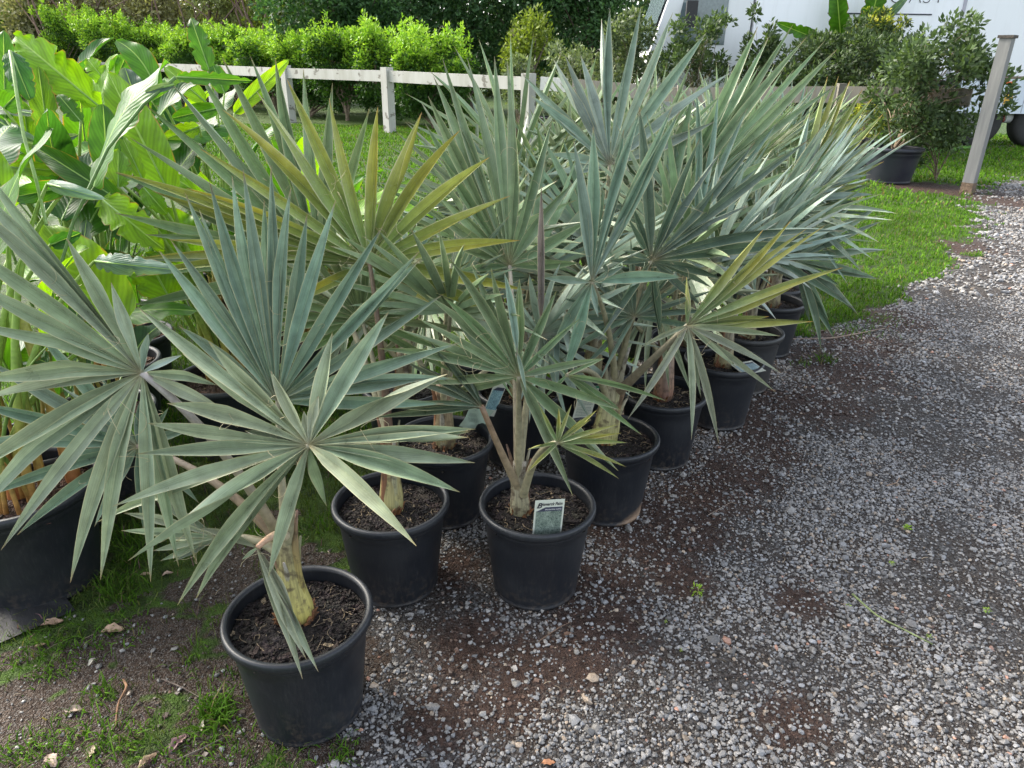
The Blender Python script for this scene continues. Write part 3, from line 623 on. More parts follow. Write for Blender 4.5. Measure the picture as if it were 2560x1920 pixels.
# ---- palm C with the tag
C = Palm(.083, 1.872, 'palm in the pot with the readable plant label facing the camera', th=.2, tr=.032, tilt=(-.01, -.02), toff=(-.05, .0), base=(.33, .31, .17), boots=4, ttop=(.36, .31, .24))
C.leaf(('n5', 1800, 1180), 1.95, [('c6', 915, 5), ('c6', 1090, 50), ('c6', 1195, 180), ('c6', 1310, 362), ('c6', 1388, 600), ('n5', 1435, 320), ('n5', 1590, 360), ('n5', 1230, 580), ('n5', 1035, 740), ('n5', 885, 820), ('n5', 745, 970), ('n5', 1000, 1240), ('n5', 1240, 1300), ('n5', 1270, 285), ('c6', 1375, 880), ('c6', 1165, 995), ('n5', 1100, 560), ('n5', 1805, 440)],
       g=(.05, .15), w=.034, col=GREEN*.9+BLUE*.3, yellow=.05, tipc=(.35, .3, .1))
C.leaf(('n5', 1790, 1000), 1.9, [('n5', 1860, 1305), ('n5', 1690, 390)], g=(0, .1), w=.03, col=SILV, pet=False, thr=0)
C.leaf(('c6', 1095, 750), 1.75, [('c6', 1010, 575), ('c6', 1160, 572), ('c6', 1205, 640), ('c6', 1278, 598), ('c6', 1382, 665), ('c6', 1418, 750), ('c6', 1412, 862), ('c6', 1378, 916), ('c6', 955, 782), ('c6', 955, 885), ('c6', 1250, 640), ('c6', 1100, 590), ('c6', 1390, 705)],
       g=(.0, .0), w=.022, col=GREEN*1.15, yellow=.18, thr=0, tipc=(.25, .15, .05), start=(.04, 1.84, .36))
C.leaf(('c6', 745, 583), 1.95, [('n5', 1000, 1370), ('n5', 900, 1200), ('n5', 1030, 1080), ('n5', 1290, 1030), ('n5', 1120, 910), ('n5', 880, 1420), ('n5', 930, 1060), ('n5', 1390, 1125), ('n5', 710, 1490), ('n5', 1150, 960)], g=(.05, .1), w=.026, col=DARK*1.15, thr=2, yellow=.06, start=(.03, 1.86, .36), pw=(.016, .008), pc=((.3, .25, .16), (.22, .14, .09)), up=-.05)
C.leaf(('n1', 525, 1552), 2.2, [('n1', -50, 120), ('n1', 20, -10), ('n1', 205, -15), ('n1', 410, -30), ('n1', 505, 8), ('n1', 845, 455), ('n1', -90, 270), ('n1', 10, 740), ('n1', -110, 480), ('n1', -120, 1100), ('n1', -130, 1330), ('n1', 120, 1600), ('n1', 1110, 1215), ('n1', 1000, 930), ('n1', 1050, 1530), ('n1', -40, 1000)],
       g=(.05, .22), w=.045, col=GREEN*1.0+BLUE*.32, tipc=(.25, .18, .12), bow=.015, pc=((.3, .25, .17), (.4, .35, .27)), thr=12)
C.leaf(('f', 1352, 800), 2.05, [('n1', 765, 950)], g=(0, .3), w=.026, col=np.array([.2, .18, .16]), fold=.8, pet=True, thr=0)
# ---- palm D (front row, pot with sandy stain)
D = Palm(.359, 2.317, 'palm in the pot with a pale dried mud stain low on its right side', th=.3, tr=.048, tilt=(.03, .0), toff=(-.02, .02), base=(.36, .34, .1), ttop=(.34, .3, .24), boots=5)
D.leaf(('c7', 188, 488), 2.15, [('n1', 1005, 600), ('n1', 1155, 500), ('n1', 1385, 520), ('n1', 1520, 360), ('n1', 1755, 350), ('n1', 1810, 380), ('n1', 1365, 820), ('n1', 1410, 1160), ('c7', 228, 700), ('c7', 10, 1085), ('c7', -60, 900), ('c7', 385, 385), ('n1', 1830, 1640), ('n1', 770, 1640)],
       g=(.1, .25), w=.045, col=BLUE*1.1, thr=6)
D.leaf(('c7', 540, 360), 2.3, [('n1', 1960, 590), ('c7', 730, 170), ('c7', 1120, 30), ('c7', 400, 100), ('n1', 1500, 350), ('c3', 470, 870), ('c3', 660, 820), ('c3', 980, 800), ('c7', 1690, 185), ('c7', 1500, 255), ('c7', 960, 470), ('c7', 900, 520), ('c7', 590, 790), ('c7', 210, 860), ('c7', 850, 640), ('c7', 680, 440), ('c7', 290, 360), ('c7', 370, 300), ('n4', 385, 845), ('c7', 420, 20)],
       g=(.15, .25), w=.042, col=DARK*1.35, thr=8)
D.leaf(('c7', 755, 745), 2.2, [('c7', 1205, 175), ('c7', 1370, 120), ('c7', 1462, 170), ('c7', 1572, 150), ('c7', 1678, 400), ('c7', 1385, 515), ('c7', 1240, 690), ('c7', 1500, 720), ('c7', 750, 455)], g=(.1, .3), w=.034, col=GREEN*1.25, yellow=.22, tipc=(.6, .2, .02), thr=4, start=(.38, 2.3, .5), pw=(.02, .009), pc=((.16, .12, .08), (.26, .24, .17)), up=.0)
D.leaf(('c7', 755, 745), 2.17, [('c7', 1305, 806), ('c7', 1315, 1030), ('c7', 1280, 1140), ('c7', 940, 1442), ('c7', 778, 1422), ('c7', 400, 1300), ('c7', 472, 878), ('c7', 890, 830), ('c7', 1050, 1000), ('c7', 835, 1170)], g=(.1, .1), w=.026, col=PALE*.85, thr=3, pet=False, tipc=(.3, .2, .1))
D.leaf(('c7', 440, 690), 2.4, arc(('c7', 440, 690), -150, 100, 18, 210), g=(.1, .3), w=.026, col=BLUE*.85, thr=2)
D.leaf(('c7', 40, 1040), 2.05, [('c7', 265, 938), ('c7', 635, 1192), ('c7', 360, 1245), ('c7', 490, 1395), ('c7', -80, 900), ('c7', -100, 1180)], g=(0, 0), w=.022, col=GREEN*1.1+BLUE*.2, thr=0, start=(.34, 2.3, .45))
for ch in D.root.children:
    if ch.name.startswith('pot'): ch.data = ch.data.copy(); ch.data.materials[0] = M_pot2; ch.rotation_euler.z = -.25
# ---- others in the rows
AUTO = []
def stand(x, y, label, leaves, **kw):
    p = Palm(x, y, label, **kw)
    for l in leaves:
        az, el = l[0] % 360, l[1]
        if x > .55 and 40 < az < 215: el = max(el, 70)
        elif x > .9: el = max(el, 58)
        p.auto(az, el, **(l[2] if len(l) > 2 else {}))
    return p
G1 = GREEN+BLUE*.35
def ring(n, e0=86, e1=46, pl=(.3, .5), L=(.46, .56), az0=0, cols=(BLUE, G1, GREY, SILV, PALE*.9), **kw):
    out = []
    for k in range(n):
        t = k/max(1, n-1); out.append((az0+137.5*k+rng.uniform(-12, 12), e0+(e1-e0)*t+rng.uniform(-4, 4), dict(pl=rng.uniform(*pl), L=rng.uniform(*L), col=cols[k % len(cols)]*rng.uniform(.9, 1.1), tiltn=rng.uniform(-4, 14), n=int(rng.integers(19, 25)), thr=2, w=.031, **kw)))
    return out
stand(-.242, 2.282, 'palm in the pot just behind the yellow-speckled one', ring(4, 80, 30, L=(.4, .46), az0=20), ttop=(.26, .17, .12), th=.26, tr=.04)
stand(.03, 2.72, 'palm in the pot behind the tagged one, with a pale blue label', ring(5, 82, 40, az0=100), th=.24)
stand(.629, 2.72, 'palm in the third pot along the gravel edge, red-brown at its foot', ring(5, 80, 40, az0=60), base=(.2, .085, .05), th=.26, tr=.042, ttop=(.3, .24, .18))
stand(.977, 3.088, 'palm in the pot with a label lying flat on its soil', ring(6, 82, 46, az0=100), th=.24)
stand(1.204, 3.485, 'palm in the faded grey pot along the gravel edge', ring(6, 82, 46, az0=40), col=(.035, .035, .034), th=.22)
stand(1.50, 4.0, 'palm in the dark pot just beyond the faded grey one', ring(6, 82, 46, az0=80), chips=80)
stand(1.85, 4.72, 'farthest palm along the gravel edge, its pot beside the lawn', ring(6, 86, 46, pl=(.25, .38), L=(.38, .46), az0=70), chips=80)
N2 = Palm(.36, 2.97, 'tall palm with the upright pale blue fan, standing behind the mud-stained pot', th=.3)
N2.leaf(('n1', 1280, 790), 2.75, [('n1', 620, 108), ('n1', 685, 268), ('n1', 855, -10), ('n1', 940, -40), ('n1', 1060, -40), ('c2', 1905, 110), ('c2', 1955, 45), ('f', 1603, 15), ('c3', 190, 70), ('c3', 382, 188), ('c3', 535, 410), ('n1', 815, 705), ('n1', 785, 870), ('c3', 430, 700)], g=(.05, .3), w=.053, col=SILV*.85, bow=.01, tipc=(.35, .3, .2), thr=2)
N2.leaf(('f', 1452, 640), 2.9, arc(('f', 1452, 660), -150, 120, 20, 220), g=(0, .3), w=.036, col=BLUE*.8, thr=2)
for l in ring(3, 70, 35, az0=200): N2.auto(*l[:2], **l[2])
N3 = Palm(.86, 3.36, 'palm with long pale blades fanning up over the middle of the group', th=.26)
N3.leaf(('c3', 130, 1290), 2.75, [('c3', 680, 150), ('c3', 742, 212), ('c3', 882, 140), ('c3', 960, 215), ('c3', 1065, 235), ('c3', 1137, 282), ('c3', 470, 590), ('c3', 180, 620), ('c3', 665, 820), ('c3', 838, 890), ('c3', 940, 955), ('c3', 310, 500), ('c3', 1150, 480)], g=(.25, .05), w=.055, col=G1*1.15, bow=.01, fuse=.2, thr=6)
for l in ring(4, 75, 35, az0=160): N3.auto(*l[:2], **l[2])
N4 = Palm(1.62, 4.34, 'palm whose orange-tipped blades lean out over the lawn', th=.26, chips=80)
N4.leaf(('c3', 900, 1180), 3.6, [('c3', 1400, 657), ('c3', 1385, 760), ('c3', 1340, 565), ('c3', 1285, 510), ('c3', 1210, 465), ('c3', 1145, 435), ('c3', 1080, 440), ('c3', 1300, 840), ('c3', 1362, 950), ('c3', 1250, 700), ('c3', 1150, 580), ('c3', 1405, 930), ('c3', 1300, 1050)], g=(.4, .2), w=.05, col=OLIVE*.85+BLUE*.3, yellow=.16, tipc=(.6, .25, .03), bow=.01)
N4.leaf(('n2', 850, 1510), 3.3, [('n2', 1240, 1295), ('n2', 1480, 1120), ('n2', 1530, 1212), ('n2', 1555, 1432), ('n2', 1500, 1655), ('n4', 1340, 785), ('n4', 1460, 770), ('n4', 1500, 890), ('n4', 1650, 735), ('n4', 1790, 505), ('n4', 1410, 960), ('n4', 1530, 550), ('n4', 1750, 55), ('n2', 1300, 1090)], g=(.2, .2), w=.048, col=BLUE*.75+GREEN*.3, tipc=(.3, .2, .05))
N4.leaf(('n2', 820, 1080), 3.5, [('n2', 1285, 530), ('n2', 1400, 650), ('n2', 1480, 800), ('n2', 1465, 1015), ('n2', 1255, 950), ('n2', 1105, 450), ('n2', 1080, 560), ('n2', 980, 400), ('n2', 1130, 1040), ('n2', 1440, 860), ('n2', 1280, 690)], g=(.3, .2), w=.05, col=SILV*.85)
k = 0
for x, y, lb in [(.72, 3.95, 'half-hidden palm in the middle row, left of the tallest pale fan'), (1.15, 4.35, 'half-hidden palm in the middle row below the white truck'), (.25, 3.7, 'rear palm with spikes crossing the lawn behind the tagged pot'), (1.5, 5.1, 'rear palm whose spikes stand before the dark shrubs'),
                 (.0, 3.45, 'rear palm standing left in the back row, before the white rail'), (1.95, 5.5, 'hindmost palm at the right end beside the tilted big pot'), (.62, 4.6, 'hindmost palm in the back row before the grey stems of shrubs')]:
    stand(x, y, lb, ring(7, 88, 56, pl=(.35, .6), L=(.5, .6), az0=53*k, cols=(G1, BLUE, OLIVE*.7+BLUE*.3, GREY)), chips=80, th=.25); k += 1
for x, y, lb in [(-.45, 2.75, 'shaded palm behind the yellow-speckled fan, near the lawn'), (-.1, 3.1, 'low palm between the middle pots, mostly hidden by blades')]:
    stand(x, y, lb, ring(4, 70, 30, pl=(.2, .35), L=(.38, .46), az0=53*k), chips=80, th=.2); k += 1

# ------------------------------------------------------------------ plant labels
def label_card(name, a, b, c, text=None, lab='', photo=True, paper=(.62, .64, .55), crumple=0., dark=(.05, .055, .09), green=False, pc=((.07, .11, .09), (.3, .4, .36))):
    """card from corner a (top-left), b (top-right), c (bottom-left) in space"""
    a, b, c = map(np.asarray, (a, b, c)); ex = b-a; ey = a-c; w = np.linalg.norm(ex); h = np.linalg.norm(ey); ex = ex/w; ey = nrm(ey-ex*(ey@ex)); n = np.cross(ex, ey)
    root = thing(name, tuple(c), lab, 'plant label')
    M = Matrix([[ex[0], ey[0], n[0], c[0]], [ex[1], ey[1], n[1], c[1]], [ex[2], ey[2], n[2], c[2]], [0, 0, 0, 1]]); root.matrix_world = M
    def part(mb, nm, m): o = mb.build(nm, m); o.parent = root; return o
    mb = MB(); k = 8; us = np.linspace(0, w, k+1); vs = np.linspace(-.03, h, k+1); X, Yv = np.meshgrid(us, vs); Zt = -.0006+crumple*np.sin(X/w*9+Yv/h*5)*.004+.012*0
    i = np.arange(k)[:, None]*(k+1)+np.arange(k)[None]; F = np.stack([i, i+1, i+k+2, i+k+1], -1).reshape(-1, 4)
    mb.add(np.stack([X, Yv, Zt], -1).reshape(-1, 3), F, paper); mb.add(np.stack([X, Yv, Zt-.0008], -1).reshape(-1, 3), F[:, ::-1], paper)
    part(mb, 'card', simple(name+'_card', paper, .35, .5, am=.06))
    def quad(x0, x1, y0, y1, z, nm, m, cut=0):
        q = MB(); q.add([(x0*w, y0*h, z), (x1*w, y0*h, z), (x1*w, y1*h, z), ((x0+cut)*w, y1*h, z)], np.array([[0, 1, 2, 3]])); part(q, nm, m)
    def txt(s, x, y, size, nm, m, z=.0012, shear=0.):
        cu = bpy.data.curves.new(nm, 'FONT'); cu.body = s; cu.size = size; cu.shear = shear; cu.offset = size*.02
        o = bpy.data.objects.new(nm, cu); COL.objects.link(o); bpy.context.view_layer.update()
        me = bpy.data.meshes.new_from_object(o.evaluated_get(bpy.context.evaluated_depsgraph_get())); bpy.data.objects.remove(o)
        me.materials.clear(); me.materials.append(m); o = bpy.data.objects.new(nm, me); COL.objects.link(o); o.parent = root
        xs = [v.co.x for v in me.vertices]; o.location = (x*w-min(xs), y*h, z); return o, max(xs)-min(xs)
    if photo:
        def pb(nn):
            o = nn.obj(); x = nn.noise(nn.vm('MULTIPLY', o, (1., .5, 1.)), 160., 4., .6, 2.5); y = nn.noise(o, 40., 2.)
            return nn.bsdf(nn.ramp(nn.math('ADD', nn.math('MULTIPLY', x, .7), nn.math('MULTIPLY', y, .3)), (.38, pc[0]), (.62, pc[1])), .35)
        quad(.06, .94, .02, .7, .0006, 'picture', mat(name+'_picture', pb))
        quad(.06, .94, .69, .80, .0009, 'band', simple(name+'_band', dark, .4), cut=.3)
        if text:
            o, tw = txt('B', .07, .79, .2*h, 'lettering', M_ink, shear=.3)
            o, tw = txt(text[0], .25, .85, .12*h, 'lettering', M_ink, shear=.3); o.scale.x = .68*w/tw
            o, tw = txt(text[1], .36, .727, .05*h, 'lettering', simple('pale_lettering', (.6, .6, .6), .5)); o.scale.x = .55*w/tw
    else:
        if green: quad(0, 1, .93, 1, .0006, 'band', simple('green_band', (.03, .2, .1), .4))
        g = simple(name+'_print', (.2, .27, .23), .5); q = MB()
        for k in range(12):
            yy = .1+.048*k
            if k == 6: continue
            x = .1
            while x < .85:
                l = rng.uniform(.03, .09); q.add([(x*w, yy*h, .0007), (min(x+l, .9)*w, yy*h, .0007), (min(x+l, .9)*w, (yy+.018)*h, .0007), (x*w, (yy+.018)*h, .0007)], np.array([[0, 1, 2, 3]])); x += l+.02
        q.add([(.25*w, .84*h, .0007), (.75*w, .84*h, .0007), (.75*w, .87*h, .0007), (.25*w, .87*h, .0007)], np.array([[0, 1, 2, 3]])); part(q, 'print', g)
label_card('plant_tag', at(*P('c6', 995, 1017), 2.035), at(*P('c6', 1132, 1009), 2.05), at(*P('c6', 978, 1180), 2.095), ('ismarck Palm', 'Bismarckia nobilis'), 'plant label reading Bismarck Palm stuck upright in the nearest tagged pot', pc=((.05, .08, .065), (.3, .36, .3)))
label_card('plant_tag', at(*P('c6', 783, 462), 2.76), at(*P('c6', 840, 470), 2.78), at(*P('c6', 757, 596), 2.84), None, 'pale blue picture label leaning in the pot behind the tagged palm', pc=((.08, .17, .2), (.35, .55, .6)))
label_card('plant_tag', at(*P('c6', 1200, 492), 2.65), at(*P('c6', 1286, 488), 2.68), at(*P('c6', 1162, 642), 2.73), None, 'white printed care label with a green top stripe beside a trunk', photo=False, green=True)
label_card('plant_tag', at(*P('c6', 668, 585), 2.6), at(*P('c6', 775, 600), 2.64), at(*P('c6', 655, 655), 2.66), None, 'crumpled pale green label lying on the rim behind a petiole', photo=False, crumple=1., paper=(.4, .5, .4))
label_card('plant_tag', gnd(*P('n4', 850, 1045), .296), gnd(*P('n4', 985, 1020), .31), gnd(*P('n4', 900, 1100), .30), None, 'glossy blue label lying flat on the soil of a pot', pc=((.15, .25, .27), (.5, .62, .65)))

# ------------------------------------------------------------------ heliconias
HB = np.array([.16, .34, .01]); HG = np.array([.06, .18, .015]); HD = np.array([.03, .11, .02]); HS = np.array([.13, .22, .17]); HY = np.array([.19, .36, .012])  # HS puts the sky's reflection on leaf tops into a grey-blue colour
def paddle(root, base, tip, w, nrm_, col, curl=.12, droop=.08, rag=None, lat=.0):
    if rag is None: rag = rng.choice([0., .0, .5, .9])
    base, tip = np.asarray(base), np.asarray(tip); L = np.linalg.norm(tip-base); d = (tip-base)/L; nn = nrm(np.asarray(nrm_)-d*(np.asarray(nrm_)@d)); sd = np.cross(d, nn)
    ns, nw = 26, 10; s = np.linspace(0, 1, ns); prof = np.sin(np.clip(s*.93+.055, 0, 1)**.8*math.pi)**.62; prof[0] *= .3; prof[-1] = .02
    u = np.linspace(-1, 1, nw+1)
    cen = base+s[:, None]*(tip-base)+(4*s*(1-s))[:, None]*(nn*droop*L+sd*lat*L)
    ph = rng.uniform(0, 6)
    wig = np.sin(s*22+ph)[:, None]*abs(u)[None]**2*.035*w+np.sin(s*9+ph*2)[:, None]*abs(u)[None]**2*.07*w*np.sign(u)[None]
    cv = curl*w*(abs(u)**1.6)[None]*(prof[:, None])
    cut = 1-rag*(np.maximum(0, np.sin(s*47+ph*3))**6)[:, None]*(abs(u) > .4)[None]*.5
    V = cen[:, None]+sd*(u[None]*prof[:, None]*w/2*cut)[..., None]+nn*(cv+wig)[..., None]
    uv = np.stack(np.broadcast_arrays((u/2+.5)[None], (s*L)[:, None]), -1)
    i = np.arange(ns-1)[:, None]*(nw+1)+np.arange(nw)[None]
    mb = MB(); mb.add(V.reshape(-1, 3), np.stack([i, i+1, i+nw+2, i+nw+1], -1).reshape(-1, 4), col*rng.uniform(.88, 1.12), uv.reshape(-1, 2))
    lf = mb.build('leaf', M_hel, root)
    rb = MB(); rb.tube(cen-nn*.003, np.linspace(.005, .0015, ns), 5, (.2, .34, .08)); o = rb.build('midrib', M_stem, lf); o.location = (0, 0, 0)
    return lf
class Hel:
    def __init__(s, x, y, label, D=.4, H=.34, rb=.15, n=7, chips=80):
        s.x, s.y = x, y; s.root = thing('potted_heliconia', (x, y, gz(x, y)), label, 'potted plant', 'broad leaved green plants in black pots at the left')
        s.z = add_pot(s.root, D, H, rb, (.009, .011, .015), chips=chips, soilc=(.05, .026, .017), big=1.6)
        s.n = n; s.st = [(x+rng.normal(0, .05), y+rng.normal(0, .05), s.z-.02) for _ in range(n)]; s.k = 0; s.mb = MB()
    def stalk(s, end, r=.009, low=(.38, .17, .05), hi=(.22, .33, .06)):
        p0 = np.array(s.st[s.k % s.n]); s.k += 1; end = np.asarray(end); mid = p0*.45+end*.55+np.array([-(end-p0)[0]*.4, -(end-p0)[1]*.4, .12*np.linalg.norm(end-p0)])
        t = np.linspace(0, 1, 14); q = np.clip(t/.35, 0, 1)[:, None]
        s.mb.tube(bez(p0, mid, end, 14), r*(1.7-1.2*t), 7, np.array(low)*(1-q)+np.array(hi)*q)
    def px(s, bp, tp, wpx, d, col, dt=0., nv=None, stalk=True, **kw):
        b = at(*P(*bp), d); t = at(*P(*tp), d+dt); nv = (C0-(b+t)/2) if nv is None else np.array(nv)
        paddle(s.root, b, t, wpx/FPX*d, nv, col, **kw)
        if stalk: s.stalk(b)
    def rand(s, n, h=(.5, 1.2), cols=(HD, HG, HG, HB), r=.35, size=(.3, .5)):
        for _ in range(n):
            a = rng.uniform(0, 6.28); rr = rng.uniform(.05, r); z = s.z+rng.uniform(*h); b = np.array([s.x+math.cos(a)*rr, s.y+math.sin(a)*rr, z]); L = rng.uniform(*size)
            el = rng.uniform(-.3, 1.2); dv = np.array([math.cos(a)*math.cos(el), math.sin(a)*math.cos(el), math.sin(el)])
            paddle(s.root, b, b+dv*L, L*rng.uniform(.32, .42), np.array([-math.cos(a)*.5, -math.sin(a)*.5-.4, 1.]), cols[rng.integers(len(cols))], curl=rng.uniform(-.1, .25), droop=rng.uniform(.0, .12), rag=.5*(rng.random() < .3)); s.stalk(b, .0045, hi=(.12, .2, .04))
    def end(s): s.mb.build('stem', M_stem, s.root)
q = gnd(40, 1545); L1 = Hel(-1.50, 1.86, 'nearest leafy plant in the large textured black pot at the left edge', D=.46, H=.37, rb=.165, n=9, chips=300)
L1.px(('c4', 740, 495), ('c1', 262, 1332), 150, 2.2, HY, droop=.02)
L1.px(('c1', 560, 1548), ('c1', 1062, 1602), 52, 2.1, HS, curl=-.2, droop=.12, dt=-.1)
L1.px(('c1', 280, 1090), ('c1', 622, 1178), 34, 1.95, HS*1.4, curl=-.2, dt=-.1)
L1.px(('c1', 400, 1108), ('c1', 60, 1170), 52, 2.0, HG, dt=0)
L1.px(('c1', 60, 1240), ('c1', -150, 780), 80, 2.0, HB)
L1.px(('c1', 60, 1500), ('c1', -90, 1180), 90, 2.1, HG)
L1.px(('c1', 300, 1450), ('c1', 480, 1380), 40, 2.1, HD)
L1.mb.tube(np.array([at(*P('c1', a, b), 2.0) for a, b in [(340, 1640), (440, 1300), (540, 1090), (640, 880), (850, 620), (1040, 460)]]), .0045, 7, (.09, .17, .04))
L1.px(('c1', 1050, 455), ('c1', 1490, 478), 34, 2.1, HG, rag=1., stalk=False); L1.px(('c1', 1030, 500), ('c1', 860, 545), 20, 2.0, HS*.7, stalk=False)
L1.mb.tube(np.array([at(*P('c1', a, b), 1.95) for a, b in [(275, 1330), (220, 1090), (140, 800), (100, 560), (60, 300)]]), .0045, 7, (.25, .36, .12))
for pt in [(-1.5, 1.85), (-1.38, 1.95), (-1.45, 2.05), (-1.6, 1.95)]: L1.mb.tube(bez((pt[0], pt[1], .3), (pt[0], pt[1], .6), (pt[0]-.05, pt[1]+.03, .85), 8), np.linspace(.024, .012, 8), 9, np.linspace((.34, .12, .04), (.3, .3, .06), 8))
L1.rand(5, (.35, .9)); L1.end()
L2 = Hel(-1.2, 2.75, 'leafy plant with the huge upright bright leaf, second from the front', n=8)
L2.px(('c1', 1010, 1160), ('c1', 640, 430), 108, 2.7, HB, curl=.15, droop=.05)
L2.px(('c1', 640, 1030), ('c1', 610, 615), 78, 2.6, HG*.8)
L2.px(('c1', 700, 1110), ('c1', 700, 885), 62, 2.55, HB*.9+.02)
L2.px(('c1', 845, 1065), ('c1', 720, 800), 38, 2.6, HY)
L2.px(('c1', 745, 1210), ('c1', 195, 862), 62, 2.5, HG*.8, curl=.25)
L2.px(('c1', 605, 1180), ('c1', 975, 1480), 92, 2.45, HY)
L2.px(('c1', 850, 1110), ('c1', 990, 1270), 52, 2.6, HB)
L2.px(('c1', 1180, 1560), ('c1', 940, 1250), 130, 2.8, HB*.9); L2.px(('c1', 1000, 1760), ('c1', 860, 1500), 120, 2.7, HB*.85)
L2.px(('c1', 1230, 1180), ('c1', 1030, 1050), 62, 2.9, HB)
L2.rand(3, (.3, .7)); L2.end()
L3 = Hel(-1.75, 2.9, 'leafy plant with the long arching leaf with a pale sheen', n=8)
L3.px(('c1', 590, 632), ('c1', 88, 212), 98, 2.8, HB*.95, curl=.3, droop=.08)
L3.px(('c1', 290, 840), ('c1', 225, 395), 60, 2.7, HB*.8)
L3.px(('c1', 480, 720), ('c1', 345, 560), 42, 2.7, HG)
L3.px(('c1', 280, 850), ('c1', 462, 798), 26, 2.6, HS); L3.px(('c1', 222, 842), ('c1', 10, 750), 26, 2.6, HS*1.3, curl=-.2)
L3.px(('c1', 0, 985), ('c1', 492, 1020), 36, 2.5, HY, rag=.6)
L3.px(('c1', 60, 300), ('c1', 180, 592), 62, 2.6, HD, curl=-.3); L3.px(('c1', 20, 640), ('c1', 108, 545), 60, 2.6, HG)
L3.px(('c1', 30, 700), ('c1', 20, 180), 70, 2.9, HG*.9)
L3.px(('c1', 170, 830), ('c1', 130, 600), 50, 2.8, HB)
L3.rand(5, (.5, 1.1)); L3.end()
L4 = Hel(-1.5, 3.7, 'leafy plant with a dark ragged leaf standing above the white rail', n=8)
L4.px(('c1', 1245, 430), ('c1', 1130, 105), 52, 3.6, HG*.85, rag=1.)
L4.px(('c1', 930, 545), ('c1', 690, 240), 66, 3.4, HG, lat=.1)
L4.px(('c1', 640, 500), ('c1', 515, 345), 50, 3.5, HB); L4.px(('c1', 690, 470), ('c1', 750, 320), 52, 3.5, HG)
L4.px(('c1', 830, 660), ('c1', 740, 400), 60, 3.3, HS*.8)
L4.px(('c1', 1390, 670), ('c1', 1712, 352), 40, 3.5, HY)
L4.px(('c1', 1220, 605), ('c1', 975, 395), 46, 3.4, HB)
L4.px(('c1', 1330, 550), ('c1', 1260, 380), 46, 3.6, HG)
L4.px(('c1', 940, 830), ('c1', 860, 700), 60, 3.4, HG); L4.px(('c1', 1180, 750), ('c1', 960, 830), 44, 3.3, HY, rag=.5)
L4.px(('c1', 1290, 640), ('c1', 1020, 700), 44, 3.4, HG); L4.px(('c1', 900, 600), ('c1', 1000, 540), 40, 3.3, HG)
L4.rand(9, (.3, .75)); L4.end()
for (x, y, lb, n) in [(-1.55, 2.42, 'leafy plant in the pot right behind the large front one', 7), (-1.0, 3.3, 'leafy plant in the pot nearest the lawn and palms', 9), (-2.1, 3.6, 'leafy plant further back along the left edge of the photo', 12),
                      (-1.95, 4.5, 'rear leafy plant in the back left, before the hedge', 14), (-1.85, 3.25, 'leafy plant whose pot rim shows between the front silver blades', 10), (-1.62, 2.2, 'low dark leafy plant squeezed behind the large textured pot', 8), (-1.15, 4.2, 'rearmost small leafy plant beside the lawn', 8), (-2.6, 4.4, 'tall leafy plant at the far left edge by the hedge', 14)]:
    h = Hel(x, y, lb, n=n); h.rand(n, (.3, 1.0 if x < -1.2 else .6)); h.rand(5, (.05, .4), cols=(HD, HD, HG), size=(.25, .4)); h.end()

# ------------------------------------------------------------------ black sheet at the foot of the big pot
mb = MB(); k = 26; sx = np.linspace(0, 1, k); X, Yv = np.meshgrid(sx, sx)
a, b, c, d_ = gnd(-60, 1640), gnd(190, 1530), gnd(-80, 1480), gnd(120, 1460)
B0 = a[None, None]*((1-X)*(1-Yv))[..., None]+b*(X*(1-Yv))[..., None]+c*((1-X)*Yv)[..., None]+d_*(X*Yv)[..., None]
Zz = .012+.1*Yv**1.5*(.6+.6*vnoise(X, Yv, 5, 3))+.03*vnoise(X, Yv, 9, 2)*Yv+.07*np.exp(-((X-.75)**2+(Yv-.75)**2)/.02)
B0[..., 2] = Zz*.7; i = np.arange(k-1)[:, None]*k+np.arange(k-1)[None]
mb.add(B0.reshape(-1, 3), np.stack([i, i+1, i+k+1, i+k], -1).reshape(-1, 4)); o = mb.build('plastic_sheet', M_sheet)
tag(o, 'crumpled black weed mat bunched at the foot of the large left pot', 'plastic sheet')

# ------------------------------------------------------------------ fences
FA = gnd(1320, 368)[:2]; FB = gnd(728, 306)[:2]; fd = (FB-FA)/np.linalg.norm(FB-FA); fn = np.array([-fd[1], fd[0]])
fr = thing('white_fence', (FA[0], FA[1], 0), 'white post and rail timber fence with flaking paint before the hedge', 'fence')
mR = np.array([[fd[0], fn[0], 0], [fd[1], fn[1], 0], [0, 0, 1]])
wc = (.43, .42, .38)
posts = [gnd(1318, 368)[:2], gnd(975, 331)[:2], gnd(728, 306)[:2], gnd(540, 285)[:2], gnd(395, 270)[:2], gnd(270, 258)[:2], gnd(160, 248)[:2]]
tops = [183, 168, 163, 156, 152, 150, 148]
zt = []
for p, ty in zip(posts, tops):
    h = zat(p[0], p[1], ty); zt.append(h); mb = MB(); mb.box((-.105, -.105, -.1), (.105, .105, h), wc, mR, (p[0], p[1], 0)); mb.build('post', M_white, fr, smooth=False)
for k in range(6):
    p, q = posts[k], posts[k+1]; z0, z1 = zt[k]-.14, zt[k+1]-.14; dd = nrm(np.append(q-p, z1-z0)); rr = np.stack([dd, np.append(fn, 0), np.cross(dd, np.append(fn, 0))], 1)
    L = np.linalg.norm(q-p); mb = MB(); mb.box((.107, -.06, -.17), (L-.107, .04, .07), wc, rr, (p[0], p[1], z0)); mb.build('rail', M_white, fr, smooth=False)
p, q = posts[0], onY(1720, 250, 13.5)[:2]
fr2 = thing('timber_fence', (*gnd(2000, 300)[:2], 0), 'weathered grey timber rail fence half hidden behind the shrubs', 'fence')
